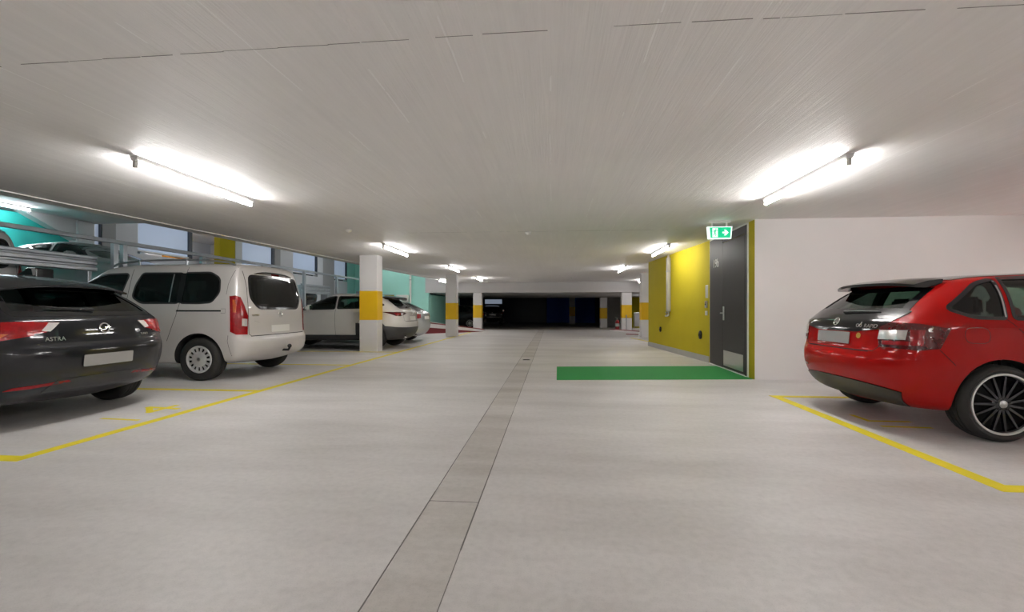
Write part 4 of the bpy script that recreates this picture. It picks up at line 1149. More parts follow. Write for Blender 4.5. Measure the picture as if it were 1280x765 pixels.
H = 2.46
KW = 1.044   # the hall's outer wall
def build_room():
    # floors
    bm = bmesh.new(); add_box(bm, -17.8, 9.6, -10.2, 23.6, -0.30, 0.0); struct('floor', bm, M['floor'])
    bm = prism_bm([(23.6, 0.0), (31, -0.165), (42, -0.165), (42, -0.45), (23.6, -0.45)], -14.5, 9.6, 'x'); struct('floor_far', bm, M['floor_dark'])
    # main slab with its slanting left edge
    bm = prism_bm([(-7.79, -10.2), (9.6, -10.2), (9.6, 23.0), (-5.28, 23.0)], H, 2.80, 'z'); struct('ceiling', bm, M['ceiling'])
    # low lintel and soffit at the far end
    bm = prism_bm([(23.0, 1.945), (31, 1.86), (31, 2.3), (23.2, 2.80), (23.0, 2.80)], -6.62, 9.6, 'x'); struct('ceiling_lintel', bm, M['lintel'])
    bm = bmesh.new(); add_box(bm, -14.0, 9.6, 31.0, 42.0, 2.15, 2.35); struct('ceiling_far', bm, M['panel_grey'])
    # parapet above the slab edge, hall ceiling
    bm = prism_bm([(-7.79, -10.2), (-7.55, -10.2), (-5.0, 23.2), (-5.28, 23.2)], 2.80, 4.45, 'z'); struct('wall_parapet', bm, M['white_plain'])
    bm = bmesh.new(); add_box(bm, -14.5, -5.0, -10.2, 12.7, 3.72, 3.92); struct('ceiling_hall', bm, M['white_plain'])
    bm = bmesh.new(); add_box(bm, -17.8, -5.0, 12.7, 31.6, 4.40, 4.60); struct('ceiling_hall_far', bm, M['white_plain'])
    # sloping white soffit under the stair of the hall
    bm = prism_bm([(10.6, 3.715), (12.27, 2.98), (12.27, 3.715)], -14.2, -13.95, 'x'); struct('trim_1', bm, M['white_plain'])
    # left outer wall in painted sections
    bm = bmesh.new(); mats = [M['turquoise'], M['white_plain'], M['panel_grey'], M['mint']]
    def seg(y0, y1, m, z0=0.0, z1=4.4): add_box(bm, -14.5, -14.2, y0 * KW, y1 * KW, z0 if z0 < 2 else z0 + 0.08, z1, m)
    seg(-10.2 / KW, 11.75, 0, 0, 3.66)
    seg(12.2, 12.45, 1, 0, 3.0); seg(12.45, 12.87, 2); seg(12.87, 13.6, 1); seg(13.6, 15.9, 1, 0, 3.0)
    seg(15.9, 18.2, 1, 0, 1.2)
    seg(18.2, 18.6, 1); seg(18.6, 20.95, 1, 0, 3.0); seg(20.95, 21.4, 2); seg(21.4, 22.5, 1); seg(22.5, 25.0, 1, 0, 3.05); seg(25.0, 25.6, 1)
    seg(25.6, 27.0, 2); seg(27.0, 28.8, 1, 0, 3.0); seg(28.8, 31.3 / KW, 3)
    struct('wall_left', bm, mats)
    # lit room behind the opening
    bm = bmesh.new()
    add_box(bm, -17.8, -17.6, 14.6, 21.9, 0, 4.4); add_box(bm, -17.6, -14.5, 14.6, 14.8, 0, 4.4); add_box(bm, -17.6, -14.5, 21.7, 21.9, 0, 4.4)
    struct('wall_recess', bm, M['white_plain'])
    # windows
    n = 0
    for y0, y1, zs in ((12.2, 12.45, 3.0), (13.6, 15.9, 3.0), (18.6, 20.95, 3.0), (22.5, 25.0, 3.05), (27.0, 28.8, 3.0)):
        n += 1
        y0 *= KW; y1 *= KW; zs += 0.08
        w = empty('window_%d' % n, (-14.3, y0, zs)); w['kind'] = 'structure'
        bm = bmesh.new(); d = y1 - y0; hgt = 4.39 - zs
        fw = min(0.05, d * 0.15)
        for a in ((0, fw, 0, hgt), (fw, d - fw, 0, fw), (fw, d - fw, hgt - fw, hgt)): add_box(bm, -0.06, 0.07, *a)
        mesh_obj('window_frame', bm, M['white_plastic'], w)
        bm = bmesh.new(); add_box(bm, -0.06, 0.07, d - (0.16 if d > 1 else fw), d, 0, hgt); mesh_obj('window_jamb', bm, M['frame_dark'], w)
        bm = bmesh.new(); add_box(bm, -0.02, 0.0, fw, d - fw, fw, hgt - fw); mesh_obj('pane', bm, M['pane'], w)
    # end walls
    bm = bmesh.new(); add_box(bm, -14.5, -6.8, 31.3, 31.6, -0.2, 4.4); struct('wall_hall_end', bm, M['mint'])
    bm = bmesh.new(); add_box(bm, -9.3, -6.45, 23.0, 23.25, 0, 1.94); add_box(bm, -9.3, -6.62, 23.0, 23.25, 1.94, 4.4); add_box(bm, -6.7, -6.45, 23.25, 31, -0.2, 1.85); struct('wall_mint', bm, M['mint'])
    bm = bmesh.new(); add_box(bm, -9.3, -9.1, 23.25, 31.3, -0.2, 4.4); struct('wall_hall_side', bm, M['white_plain'])
    bm = bmesh.new(); add_box(bm, -17.2, 9.6, -10.4, -10.2, 0, 4.4); struct('wall_back', bm, M['white_wall'])
    bm = bmesh.new(); add_box(bm, 9.4, 9.6, -10.2, 7.2, 0, H); add_box(bm, 9.4, 9.6, 13.5, 42, -0.2, H); struct('wall_far_right', bm, M['white_wall'])
    # stair core on the right: white front, yellow flank
    bm = bmesh.new()
    P = [(3.10, 7.18), (3.158, 9.35), (2.83, 13.5), (9.5, 13.5), (9.5, 7.18)]
    a = [bm.verts.new((x, y, 0)) for x, y in P]; b = [bm.verts.new((x, y, H)) for x, y in P]
    for i in range(5):
        f = bm.faces.new([a[i], a[(i + 1) % 5], b[(i + 1) % 5], b[i]]); f.material_index = 1 if i in (0, 1) else 0
    bm.faces.new(a); bm.faces.new(b)
    bmesh.ops.recalc_face_normals(bm, faces=bm.faces[:])
    struct('wall_right', bm, [M['white_wall'], M['yellow_wall']])
    w = wall_frame('baseboard_right', 3.158, 9.35, 2.83, 13.5); w['kind'] = 'structure'
    bm = bmesh.new()
    k = 0
    L = 4.163
    while k * 0.6 < L:
        add_box(bm, k * 0.6 + 0.002, min(L, (k + 1) * 0.6 - 0.002), 0.0, 0.014, 0.0, 0.125); k += 1
    mesh_obj('plinth_tiles', bm, M['tile_grey'], w)
    # far dark end
    bm = bmesh.new(); add_box(bm, -0.5, 3.9, 41.0, 41.3, -0.17, 1.45); add_box(bm, -0.5, 3.9, 41.1, 41.3, 1.45, 2.2); struct('wall_blue', bm, M['blue_wall'])
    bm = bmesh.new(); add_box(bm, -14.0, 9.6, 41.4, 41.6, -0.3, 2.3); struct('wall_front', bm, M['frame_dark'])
    w = empty('window_6', (-6.25, 41.38, 1.55)); w['kind'] = 'structure'
    bm = bmesh.new()
    for a in ((0, 1.65, 0, 0.03), (0, 1.65, 0.44, 0.47), (0, 0.03, 0.03, 0.44), (1.62, 1.65, 0.03, 0.44)): add_box(bm, a[0], a[1], -0.03, 0.02, a[2], a[3])
    mesh_obj('window_frame', bm, M['frame_dark'], w)
    mesh_obj('pane', box_bm(0.03, 1.62, -0.01, 0.0, 0.03, 0.44), M['pane'], w)
    bm = bmesh.new(); add_box(bm, 4.0, 5.15, 33.0, 33.3, -0.17, 2.2); struct('wall_grey', bm, M['panel_grey'])
    bm = bmesh.new(); add_box(bm, 5.15, 9.4, 30.0, 30.3, -0.17, 1.9); struct('wall_olive', bm, M['yellow_wall'])
    # ramp on the left behind the columns
    bm = bmesh.new()
    A, B, C_, D = (-3.5, 21.2), (-6.45, 18.8), (-6.45, 22.98), (-3.5, 22.98)
    lo = [bm.verts.new((x, y, 0)) for x, y in (A, B, C_, D)]
    hi = [bm.verts.new((x, y, z)) for (x, y), z in ((A, 0.012), (B, 0.44), (C_, 0.44), (D, 0.012))]
    for i in range(4):
        f = bm.faces.new([lo[i], lo[(i + 1) % 4], hi[(i + 1) % 4], hi[i]]); f.material_index = 1 if i == 0 else 0
    bm.faces.new(lo); bm.faces.new(hi)
    bmesh.ops.recalc_face_normals(bm, faces=bm.faces[:])
    struct('floor_ramp', bm, [M['floor'], M['dark_red']])
    # drain channel, joints of the floor and of the slab
    bm = bmesh.new(); add_box(bm, -0.68, -0.41, -10, 23.5, -0.01, 0.0012); struct('trim_2', bm, M['floor_channel'])
    bm = bmesh.new()
    for x in (-0.688, -0.408):
        y = -10
        while y < 23:
            q = min(23.4, y + random.uniform(0.25, 0.9)); ww = random.uniform(0.0012, 0.0034)
            add_box(bm, x - ww, x + ww, y, q, -0.01, 0.0018); y = q
    add_box(bm, -0.69, -0.41, 2.47, 2.476, -0.01, 0.0018); add_box(bm, -0.69, -0.41, -3.0, -2.994, -0.01, 0.0018)
    struct('trim_3', bm, M['crack'])
    bm = bmesh.new()
    for (xa, ya, xb, yb) in ((-3.6, 2.28, 0.0, 2.22), (0.3, 2.22, 2.4, 2.23), (-2.6, 7.9, 2.2, 8.0)):
        x = xa
        while x < xb:
            ln = random.uniform(0.03, 0.35); ww = random.uniform(0.0006, 0.0022) * (1 if ya < 5 else 0.7)
            t = (x - xa) / (xb - xa); y = ya + (yb - ya) * t + random.uniform(-0.003, 0.003)
            add_box(bm, x, min(xb, x + ln), y - ww, y + ww, H - 0.0012, H + 0.01); x += ln + random.choice((0.0, 0.01, 0.05, 0.14))
    struct('trim_4', bm, M['crack'])
    # pale rail cast along the slab edge
    bm = bmesh.new()
    dx = 0.0759
    for x0, w_, z0 in ((0.30, 0.018, 0.012),):
        v = [(-7.79 + x0, -10.2), (-7.79 + x0 + w_, -10.2), (-5.28 + x0 + w_, 22.9), (-5.28 + x0, 22.9)]
        add_prism(bm, v, H - z0, H + 0.01, 'z')
    bmesh.ops.recalc_face_normals(bm, faces=bm.faces[:]); struct('trim_5', bm, M['white_plastic'])

def build_door():
    d = wall_frame('door_1', 3.104, 7.44, 3.157, 9.29); d['kind'] = 'structure'
    bm = bmesh.new()
    for a in ((-0.035, 0.0, -0.0, H - 0.005), (1.83, 1.845, 0.0, H - 0.005)): add_box(bm, a[0], a[1], -0.02, 0.012, a[2], a[3])
    add_box(bm, 0.0, 1.83, -0.02, 0.012, H - 0.025, H - 0.005); add_box(bm, 0.0, 1.83, -0.02, 0.030, 0.0, 0.012)
    mesh_obj('door_frame', bm, M['white_plastic'], d)
    bm = bmesh.new(); add_box(bm, 0.0, 0.075, -0.02, 0.016, 0.012, 2.30); mesh_obj('door_post', bm, M['door_grey'], d)
    lf = mesh_obj('door_leaf', box_bm(0.082, 1.092, -0.02, 0.018, 0.018, 2.292, 0.004, 1), M['door_grey'], d)
    mesh_obj('side_panel', box_bm(1.100, 1.83, -0.02, 0.016, 0.012, H - 0.026, 0.004, 1), M['door_grey'], d)
    mesh_obj('transom_panel', box_bm(0.0, 1.094, -0.02, 0.014, 2.302, H - 0.026, 0.004, 1), M['door_grey'], d, 30)
    mesh_obj('kick_plate', box_bm(0.14, 1.04, 0.016, 0.021, 0.06, 0.335, 0.002, 1), M['steel'], lf, 30)
    bm = box_bm(1.0, 1.05, 0.016, 0.030, 0.88, 1.13, 0.004, 1)
    add_tube(bm, [(1.025, 0.02, 1.01), (1.025, 0.075, 1.01), (1.0, 0.085, 1.01), (0.875, 0.082, 1.01)], 0.012, 10)
    mesh_obj('door_handle', bm, M['silver_rim'], lf, 40)
    # the house number
    bm = text_bm('19b', 0.23, 0.004)
    mt = Matrix.Translation((1.46, 0.0165, 1.95)) @ Matrix(((-1, 0, 0, 0), (0, 0, 1, 0), (0, 1, 0, 0), (0, 0, 0, 1)))
    bmesh.ops.transform(bm, matrix=mt, verts=bm.verts[:]); bmesh.ops.recalc_face_normals(bm, faces=bm.faces[:])
    mesh_obj('house_number', bm, M['white_plastic'], d)

# ------------------------------------------------------------------ fittings
_lamp = {}
def lamp(x, y, z, label, mat='tube', rz=0.0, length=1.60):
    key = (mat, length)
    if key in _lamp:
        r = copy_tree(_lamp[key])
    else:
        r = empty('batten_lamp')
        h = length / 2
        bm = prism_bm([(-0.038, 0.0), (0.038, 0.0), (0.030, -0.030), (0.020, -0.046), (-0.020, -0.046), (-0.030, -0.030)], -h, h, 'y')
        mesh_obj('housing', bm, M['lamp_enamel'], r)
        for s in (1, -1):
            bm = box_bm(-0.018, 0.018, s * (h - 0.02) - 0.014, s * (h - 0.02) + 0.014, -0.105, -0.040, 0.006, 2)
            mesh_obj('lamp_socket', bm, M['pipe_grey'], r, 40)
        bm = bmesh.new(); add_tube(bm, [(0, -h + 0.034, -0.082), (0, h - 0.034, -0.082)], 0.0145, 14)
        mesh_obj('tube', bm, M[mat], r, 50)
        _lamp[key] = r
    r.location = (x, y, z); r.rotation_euler = (0, 0, rz)
    tag(r, label, 'ceiling lamp', 'fluorescent battens under the slabs')
    return r

def build_lamps():
    L = lamp
    L(-3.74, 4.50, H, 'long lit batten lamp above the charcoal hatchback, largest on the left')
    L(-3.52, 9.90, H, 'lit batten lamp just in front of the nearest white and yellow column', 'tube_mid')
    L(-3.22, 14.55, H, 'lit batten lamp on the ceiling before the second left column', 'tube_mid')
    L(-3.20, 19.6, H, 'lit batten lamp nearest the far low lintel on the left', 'tube_mid')
    L(2.62, 5.0, H, 'long lit batten lamp in front of the white wall, above the red hatchback')
    L(2.45, 10.45, H, 'lit batten lamp at the head of the yellow wall by the grey pipe', 'tube_mid')
    L(2.32, 15.2, H, 'lit batten lamp beyond the end of the yellow wall', 'tube_mid')
    L(4.20, 21.40, H, 'lit batten lamp behind the column at the end of the yellow wall', 'tube_mid')
    L(-3.95, -1.20, H, 'lit batten lamp behind the viewpoint on the left side')
    L(2.80, -0.80, H, 'lit batten lamp behind the viewpoint on the right side')
    L(-4.0, -6.8, H, 'lit batten lamp by the rear wall on the left side')
    L(2.8, -6.6, H, 'lit batten lamp by the rear wall on the right side')
    L(6.9, 4.6, H, 'added unseen batten lamp over the red hatchback, brightening the white wall')  # added out of view so the upper white wall gets more light
    L(6.9, -1.0, H, 'added unseen batten lamp over the empty bay, brightening the right side')  # second added fill lamp for the right side, out of view
    L(-0.6, -4.0, H, 'added unseen batten lamp behind the viewpoint, raising the overall brightness')  # off the lamp rows, added to lift light in the near zone
    L(-5.15, 20.9, H, 'lit batten lamp at the slab edge half hidden behind the second left column', 'tube_mid')
    L(5.45, 26.6, 1.90, 'lit batten lamp under the low soffit at the far right', 'tube_mid')
    # the hall beyond the slab edge
    L(-13.5, 9.70, 3.72, 'lit batten lamp along the turquoise wall of the left hall', 'tube_far')
    L(-13.5, 3.0, 3.72, 'lit batten lamp over the lift with the white van', 'tube_far')
    L(-11.0, 15.5, 4.40, 'lit batten lamp high in the hall over the black car', 'tube_far')
    L(-8.5, 21.4, 4.40, 'lit batten lamp high in front of the mint wall', 'tube')
    L(-11.0, 26.0, 4.40, 'lit batten lamp high at the far end of the hall', 'tube_far')
    L(-16.3, 17.6, 4.40, 'lit batten lamp in the side room with the yellow pier', 'tube_far')

def smoke(x, y, label):
    bm = lathe_bm([(0, -0.045), (0.02, -0.045), (0.026, -0.036), (0.045, -0.030), (0.052, -0.016), (0.052, 0.0), (0, 0)], 'z', 28)
    o = mesh_obj('smoke_detector', bm, M['white_plastic'], None, 40); o.location = (x, y, H)
    tag(o, label, 'smoke detector', 'smoke detectors on the ceiling')

def column(x0, x1, y0, y1, b0, b1, label, z0=0.0, z1=H):
    c = empty('column', ((x0 + x1) / 2, (y0 + y1) / 2, z0))
    hx, hy = (x1 - x0) / 2, (y1 - y0) / 2
    mesh_obj('shaft', box_bm(-hx, hx, -hy, hy, 0, z1 - z0, 0.008, 2), M['column_white'], c)
    e = 0.002
    mesh_obj('yellow_band', box_bm(-hx - e, hx + e, -hy - e, hy + e, b0 - z0, b1 - z0, 0.009, 2), M['yellow_band'], c)
    tag(c, label, 'column', 'concrete columns with a yellow band', 'thing')
    return c

def build_columns():
    column(-4.89, -4.42, 11.03, 11.38, 0.80, 1.55, 'white column with yellow band hiding the middle of the white crossover')
    column(-4.21, -3.77, 17.48, 17.85, 0.67, 1.33, 'white column with yellow band standing in front of the red and white ramp kerb')
    column(-4.10, -3.65, 23.10, 23.5, 0.63, 1.30, 'white column with yellow band at the right end of the ramp', 0.0, 1.932)
    column(3.40, 3.86, 17.45, 17.85, 0.67, 1.34, 'white column with yellow band touching the outline of the yellow wall end')
    column(3.52, 4.02, 23.08, 23.5, 0.63, 1.30, 'white column with yellow band and a thin post before it, right of the extinguisher', 0.0, 1.932)
    column(3.17, 3.63, 30.0, 30.45, 0.45, 1.17, 'white column with yellow band left of the extinguisher, before the grey wall', -0.15, 1.86)
    column(1.46, 1.94, 38.0, 38.45, 0.50, 1.27, 'dim column with yellow band in front of the dark blue wall', -0.165, 2.15)
    c = empty('pier', (-14.35, 18.53, 1.2))
    mesh_obj('shaft', box_bm(-0.14, 0.14, -0.46, 0.46, 0.002, 3.19, 0.006, 1), M['yellow_wall'], c)
    mesh_obj('inner_face', box_bm(-2.3, -1.7, -0.75, -0.15, -1.2, 2.7, 0.006, 1), M['orange_wall'], c)
    tag(c, 'yellow pier with an orange inner face in the hall opening', 'pier', None, 'thing')
    c = empty('pier', (-14.04, 12.22, 0))
    mesh_obj('shaft', box_bm(-0.15, 0.15, -0.23, 0.22, 0, 3.70, 0.006, 1), M['white_plain'], c)
    tag(c, 'plain white pier beside the turquoise wall of the hall', 'pier', None, 'thing')

def paint_quad(name, pts, mat, label, cat, group=None, z=0.0015):
    bm = bmesh.new(); add_prism(bm, pts, -0.004, z, 'z'); bmesh.ops.recalc_face_normals(bm, faces=bm.faces[:])
    return tag(mesh_obj(name, bm, mat), label, cat, group)

def build_markings():
    g = 'yellow parking lines'
    def line(xa, ya, xb, yb, w, label, z=0.0015):
        a, b = Vector((xa, ya)), Vector((xb, yb)); d = (b - a).normalized(); n = Vector((-d.y, d.x)) * w / 2
        return paint_quad('parking_line', [tuple(a - n), tuple(b - n), tuple(b + n), tuple(a + n)], M['yellow_line'], label, 'floor marking', g, z)
    line(-3.83, 2.85, -3.86, 8.30, 0.10, 'long yellow line on the floor behind the charcoal hatchback and the van')
    line(-3.86, 8.30, -3.80, 20.7, 0.10, 'yellow line running past the nearest column towards the ramp')
    line(-3.86, 2.905, -9.0, 2.905, 0.11, 'yellow divider line at the near side of the charcoal hatchback', 0.0022)
    line(-3.88, 5.60, -9.0, 5.60, 0.10, 'yellow divider line between the charcoal hatchback and the van', 0.0022)
    line(-3.88, 8.34, -9.0, 8.34, 0.10, 'yellow divider line on the far side of the van', 0.0022)
    line(-3.88, 10.95, -9.0, 10.95, 0.10, 'yellow divider line at the foot of the nearest column', 0.0022)
    line(2.76, 5.87, 2.71, 2.90, 0.11, 'long yellow line behind the red hatchback')
    line(2.70, 5.82, 9.3, 5.82, 0.10, 'yellow divider line between the red hatchback and the white wall', 0.0022)
    line(2.66, 2.95, 9.3, 2.95, 0.11, 'yellow divider line nearest the viewer on the right', 0.0022)
    line(2.95, 17.2, 3.3, 14.6, 0.09, 'short yellow line by the far end of the yellow wall')
    paint_quad('floor_marking', [(0.07, 6.86), (3.095, 7.20), (3.15, 8.83), (0.09, 8.46)], M['green_paint'], 'green painted walkway strip on the floor in front of the grey door', 'floor marking')
    # bay numbers
    def stroke(bm, P, w=0.055):
        for k, (a, b) in enumerate(zip(P, P[1:])):
            a, b = Vector(a), Vector(b); d = (b - a).normalized(); n = Vector((-d.y, d.x)) * w / 2
            add_prism(bm, [tuple(a - n - d * w / 2), tuple(b - n + d * w / 2), tuple(b + n + d * w / 2), tuple(a + n - d * w / 2)], -0.004 - 0.0002 * k, 0.0012 + 0.0003 * k, 'z')
    def number(label, digits):
        r = empty('bay_number', (digits[0][0][0][0], digits[0][0][0][1], 0))
        for strokes, w in digits:
            bm = bmesh.new()
            for P in ([strokes] if not isinstance(strokes[0][0], tuple) else strokes): stroke(bm, [(x - r.location.x, y - r.location.y) for x, y in P], w)
            bmesh.ops.recalc_face_normals(bm, faces=bm.faces[:]); mesh_obj('digit', bm, M['yellow_line'], r)
        tag(r, label, 'floor marking')
    number('worn yellow number on the floor behind the charcoal hatchback', [([(-4.02, 4.02), (-4.42, 4.05)], 0.04), ([(-4.06, 4.52), (-4.42, 4.56), (-4.20, 4.34), (-4.20, 4.66)], 0.06)])
    number('worn yellow number on the floor in the shade of the red hatchback', [([(3.05, 4.85), (3.05, 4.62), (3.40, 4.62)], 0.05), ([(3.05, 4.42), (3.42, 4.40)], 0.05)])

def build_fittings():
    # exit sign
    s = empty('exit_sign', (2.60, 7.25, H))
    bm = box_bm(-0.16, 0.16, -0.03, 0.03, -0.03, 0.0, 0.004, 1); add_box(bm, -0.12, -0.10, -0.01, 0.01, -0.10, -0.03); add_box(bm, 0.10, 0.12, -0.01, 0.01, -0.10, -0.03)
    mesh_obj('mount', bm, M['white_plastic'], s)
    bm = bmesh.new()
    fr = [(-0.185, -0.095), (0.185, -0.095), (0.170, -0.285), (-0.170, -0.285)]
    add_prism(bm, fr, -0.028, 0.028, 'y'); bmesh.ops.recalc_face_normals(bm, faces=bm.faces[:])
    mesh_obj('housing', bm, M['exit_white'], s)
    bm = bmesh.new(); add_prism(bm, [(-0.155, -0.108), (0.165, -0.108), (0.152, -0.270), (-0.142, -0.270)], -0.033, -0.026, 'y'); bmesh.ops.recalc_face_normals(bm, faces=bm.faces[:])
    face = mesh_obj('sign_face', bm, M['exit_green'], s)
    def poly(bm, P): add_prism(bm, P, -0.036, -0.032, 'y')
    bm = bmesh.new()
    poly(bm, [(-0.115, -0.120), (-0.035, -0.120), (-0.035, -0.258), (-0.115, -0.258)])
    bmesh.ops.recalc_face_normals(bm, faces=bm.faces[:]); mesh_obj('doorway_symbol', bm, M['exit_white'], face); bm = bmesh.new()
    poly(bm, [(0.035, -0.178), (0.075, -0.178), (0.060, -0.145), (0.085, -0.145), (0.125, -0.190), (0.085, -0.235), (0.060, -0.235), (0.075, -0.202), (0.035, -0.202)])
    bmesh.ops.recalc_face_normals(bm, faces=bm.faces[:]); mesh_obj('arrow', bm, M['exit_white'], face)
    bm = bmesh.new()
    def limb(P, w):
        for a, b in zip(P, P[1:]):
            a, b = Vector(a), Vector(b); d = (b - a).normalized(); n = Vector((-d.y, d.x)) * w / 2
            add_prism(bm, [tuple(a - n), tuple(b - n), tuple(b + n), tuple(a + n)], -0.0385, -0.0355, 'y')
    limb([(-0.072, -0.150), (-0.080, -0.195)], 0.020); limb([(-0.080, -0.195), (-0.062, -0.215), (-0.068, -0.245)], 0.011); limb([(-0.080, -0.195), (-0.088, -0.225), (-0.108, -0.232)], 0.011)
    limb([(-0.070, -0.155), (-0.052, -0.170), (-0.042, -0.160)], 0.009); limb([(-0.074, -0.155), (-0.096, -0.165), (-0.104, -0.185)], 0.009)
    add_prism(bm, [(-0.064 + 0.010 * math.cos(k * PI / 5), -0.135 + 0.010 * math.sin(k * PI / 5)) for k in range(10)], -0.0385, -0.0355, 'y')
    bmesh.ops.recalc_face_normals(bm, faces=bm.faces[:]); mesh_obj('running_figure', bm, M['exit_green'], face)
    tag(s, 'lit green exit sign with running figure and arrow hanging by the grey door', 'exit sign')
    # yellow wall fittings
    def on_wall(name, sx, z, label, cat, group=None):
        w = wall_frame(name, 3.158, 9.35, 2.83, 13.5)
        d = Vector((2.83 - 3.158, 13.5 - 9.35)).normalized()
        w.location = (3.158 + d.x * sx, 9.35 + d.y * sx, z)
        return tag(w, label, cat, group)
    w = on_wall('conduit', 2.30, 0.0, 'pale grey pipe casing running down the yellow wall to a tap', 'pipe')
    mesh_obj('casing', box_bm(-0.065, 0.065, 0.004, 0.085, 1.02, H - 0.08, 0.012, 2), M['pipe_grey'], w, 40)
    mesh_obj('joint_clip', box_bm(-0.07, 0.07, 0.004, 0.09, 2.02, 2.05, 0.004, 1), M['galv'], w)
    bm = bmesh.new(); add_tube(bm, [(0, 0.042, H), (0, 0.042, H - 0.09)], 0.03, 12); mesh_obj('pipe_stub', bm, M['pipe_grey'], w, 40)
    bm = bmesh.new(); add_tube(bm, [(0, 0.04, 1.03), (0, 0.04, 0.93), (0.03, 0.06, 0.91), (0.11, 0.08, 0.91)], 0.022, 10)
    add_tube(bm, [(0.06, 0.07, 0.91), (0.06, 0.07, 0.99)], 0.012, 8); add_lathe(bm, [(0, 0.99), (0.032, 0.99), (0.032, 1.01), (0, 1.01)], 'z', 14, origin=(0.06, 0.07, 0))
    add_tube(bm, [(-0.03, 0.05, 0.95), (-0.03, 0.09, 0.90)], 0.016, 8)
    mesh_obj('tap', bm, M['steel'], w, 40)
    for sx, k, lab in ((3.02, 0.9, 'small black oval socket on the yellow wall beyond the pipe'), (0.40, 1.15, 'larger black oval socket on the yellow wall nearest the door')):
        w = on_wall('wall_socket', sx, 0.54, lab, 'socket', 'black sockets on the yellow wall')
        P = [(0.052 * k * math.cos(a * PI / 12), 0.078 * k * math.sin(a * PI / 12)) for a in range(24)]
        bm = prism_bm(P, 0.0, 0.035, 'y'); bmesh.ops.bevel(bm, geom=[e for e in bm.edges], offset=0.006, segments=1, affect='EDGES')
        mesh_obj('cover', bm, M['black_plastic'], w, 40)
        bm = lathe_bm([(0, 0.036), (0.024 * k, 0.036), (0.027 * k, 0.041), (0.030 * k, 0.036)], 'y', 20); mesh_obj('outlet', bm, M['gloss_black'], w, 40)
    w = on_wall('notice_plate', 0.115, 1.44, 'tall pale notice plate on the yellow wall beside the door', 'sign')
    mesh_obj('plate', box_bm(-0.055, 0.055, 0.0, 0.008, -0.125, 0.125, 0.003, 1), M['steel'], w)
    mesh_obj('backing', box_bm(-0.062, 0.062, -0.001, 0.003, -0.132, 0.132, 0.002, 1), M['white_plastic'], w)
    w = on_wall('key_switch', 0.115, 1.18, 'dark key switch with red lamp below the notice plate', 'switch')
    mesh_obj('cover', box_bm(-0.04, 0.04, 0.0, 0.03, -0.07, 0.07, 0.006, 1), M['steel'], w)
    mesh_obj('lock', lathe_bm([(0, 0.036), (0.02, 0.036), (0.022, 0.03), (0, 0.03)], 'y', 16), M['black_plastic'], w)
    bm = box_bm(-0.012, 0.012, 0.028, 0.034, 0.03, 0.055); mesh_obj('indicator', bm, M['red_lens'], w)
    w = on_wall('light_switch', 0.115, 1.00, 'small white light switch below the key switch', 'switch')
    mesh_obj('cover', box_bm(-0.042, 0.042, 0.0, 0.02, -0.045, 0.045, 0.006, 1), M['white_plastic'], w)
    mesh_obj('rocker', box_bm(-0.025, 0.025, 0.018, 0.025, -0.028, 0.028, 0.003, 1), M['white_plain'], w)
    smoke(-3.52, 7.50, 'white smoke detector nearest the slab edge, above the van')
    smoke(-0.43, 8.05, 'white smoke detector in the middle of the ceiling above the drain channel')
    smoke(0.85, 19.8, 'small distant smoke detector near the low lintel')
    # floor drain
    d = empty('floor_drain', (-0.545, 9.55, 0)); bm = bmesh.new()
    add_box(bm, -0.09, 0.09, -0.09, 0.09, -0.004, 0.003); mesh_obj('drain_frame', bm, M['galv'], d)
    bm = bmesh.new()
    for k in range(6): add_box(bm, -0.07, 0.07, -0.075 + k * 0.026, -0.060 + k * 0.026, 0.001, 0.0045)
    mesh_obj('grate', bm, M['black_plastic'], d); tag(d, 'small dark drain grate in the floor channel', 'drain')
    # kerb of the ramp: white band with dark red cap
    A, B = Vector((-3.35, 21.33)), Vector((-6.44, 18.8)); n = Vector((B - A)).normalized(); nn = Vector((n.y, -n.x))
    if nn.y > 0: nn = -nn
    k = empty('ramp_kerb', (A.x, A.y, 0))
    def kerb(z00, z01, z10, z11, o0, o1):
        bm = bmesh.new(); vs = []
        for P, za, zb in ((A, z00, z01), (B, z10, z11)):
            for off in (o0, o1):
                q = P + nn * off - A
                vs.append((bm.verts.new((q.x, q.y, za)), bm.verts.new((q.x, q.y, zb))))
        (a0, a1), (b0, b1), (c0, c1), (d0, d1) = vs
        for f in ([a0, b0, b1, a1], [c0, c1, d1, d0], [a0, a1, c1, c0], [b0, d0, d1, b1], [a1, b1, d1, c1], [a0, c0, d0, b0]): bm.faces.new(f)
        bmesh.ops.recalc_face_normals(bm, faces=bm.faces[:]); return bm
    mesh_obj('kerb_wall', kerb(0.0, 0.10, 0.38, 0.60, 0.01, 0.16), M['column_white'], k)
    mesh_obj('base', kerb(0.0, 0.004, 0.0, 0.38, 0.005, 0.155), M['dark_red'], k)
    mesh_obj('cap', kerb(0.10, 0.14, 0.60, 0.65, 0.0, 0.17), M['dark_red'], k)
    tag(k, 'white kerb with dark red cap and base climbing beside the left ramp', 'kerb')
    for (P, lab, h) in (([(2.88, 22.75), (4.6, 18.95), (4.75, 19.05), (3.03, 22.85)], 'long dark red kerb around the thin post by the far right column', 0.10),
                     ([(2.93, 18.15), (3.38, 17.92), (3.38, 18.05), (2.98, 18.28)], 'short dark red kerb left of the column at the yellow wall end', 0.10)):
        k = empty('kerb', (P[0][0], P[0][1], 0)); Q = [(x - P[0][0], y - P[0][1]) for x, y in P]
        mesh_obj('kerb_stone', prism_bm(Q, 0.0, h - 0.03, 'z'), M['column_white'], k); mesh_obj('cap', prism_bm(Q, h - 0.03, h, 'z'), M['dark_red'], k)
        tag(k, lab, 'kerb', 'dark red kerbs on the far right')
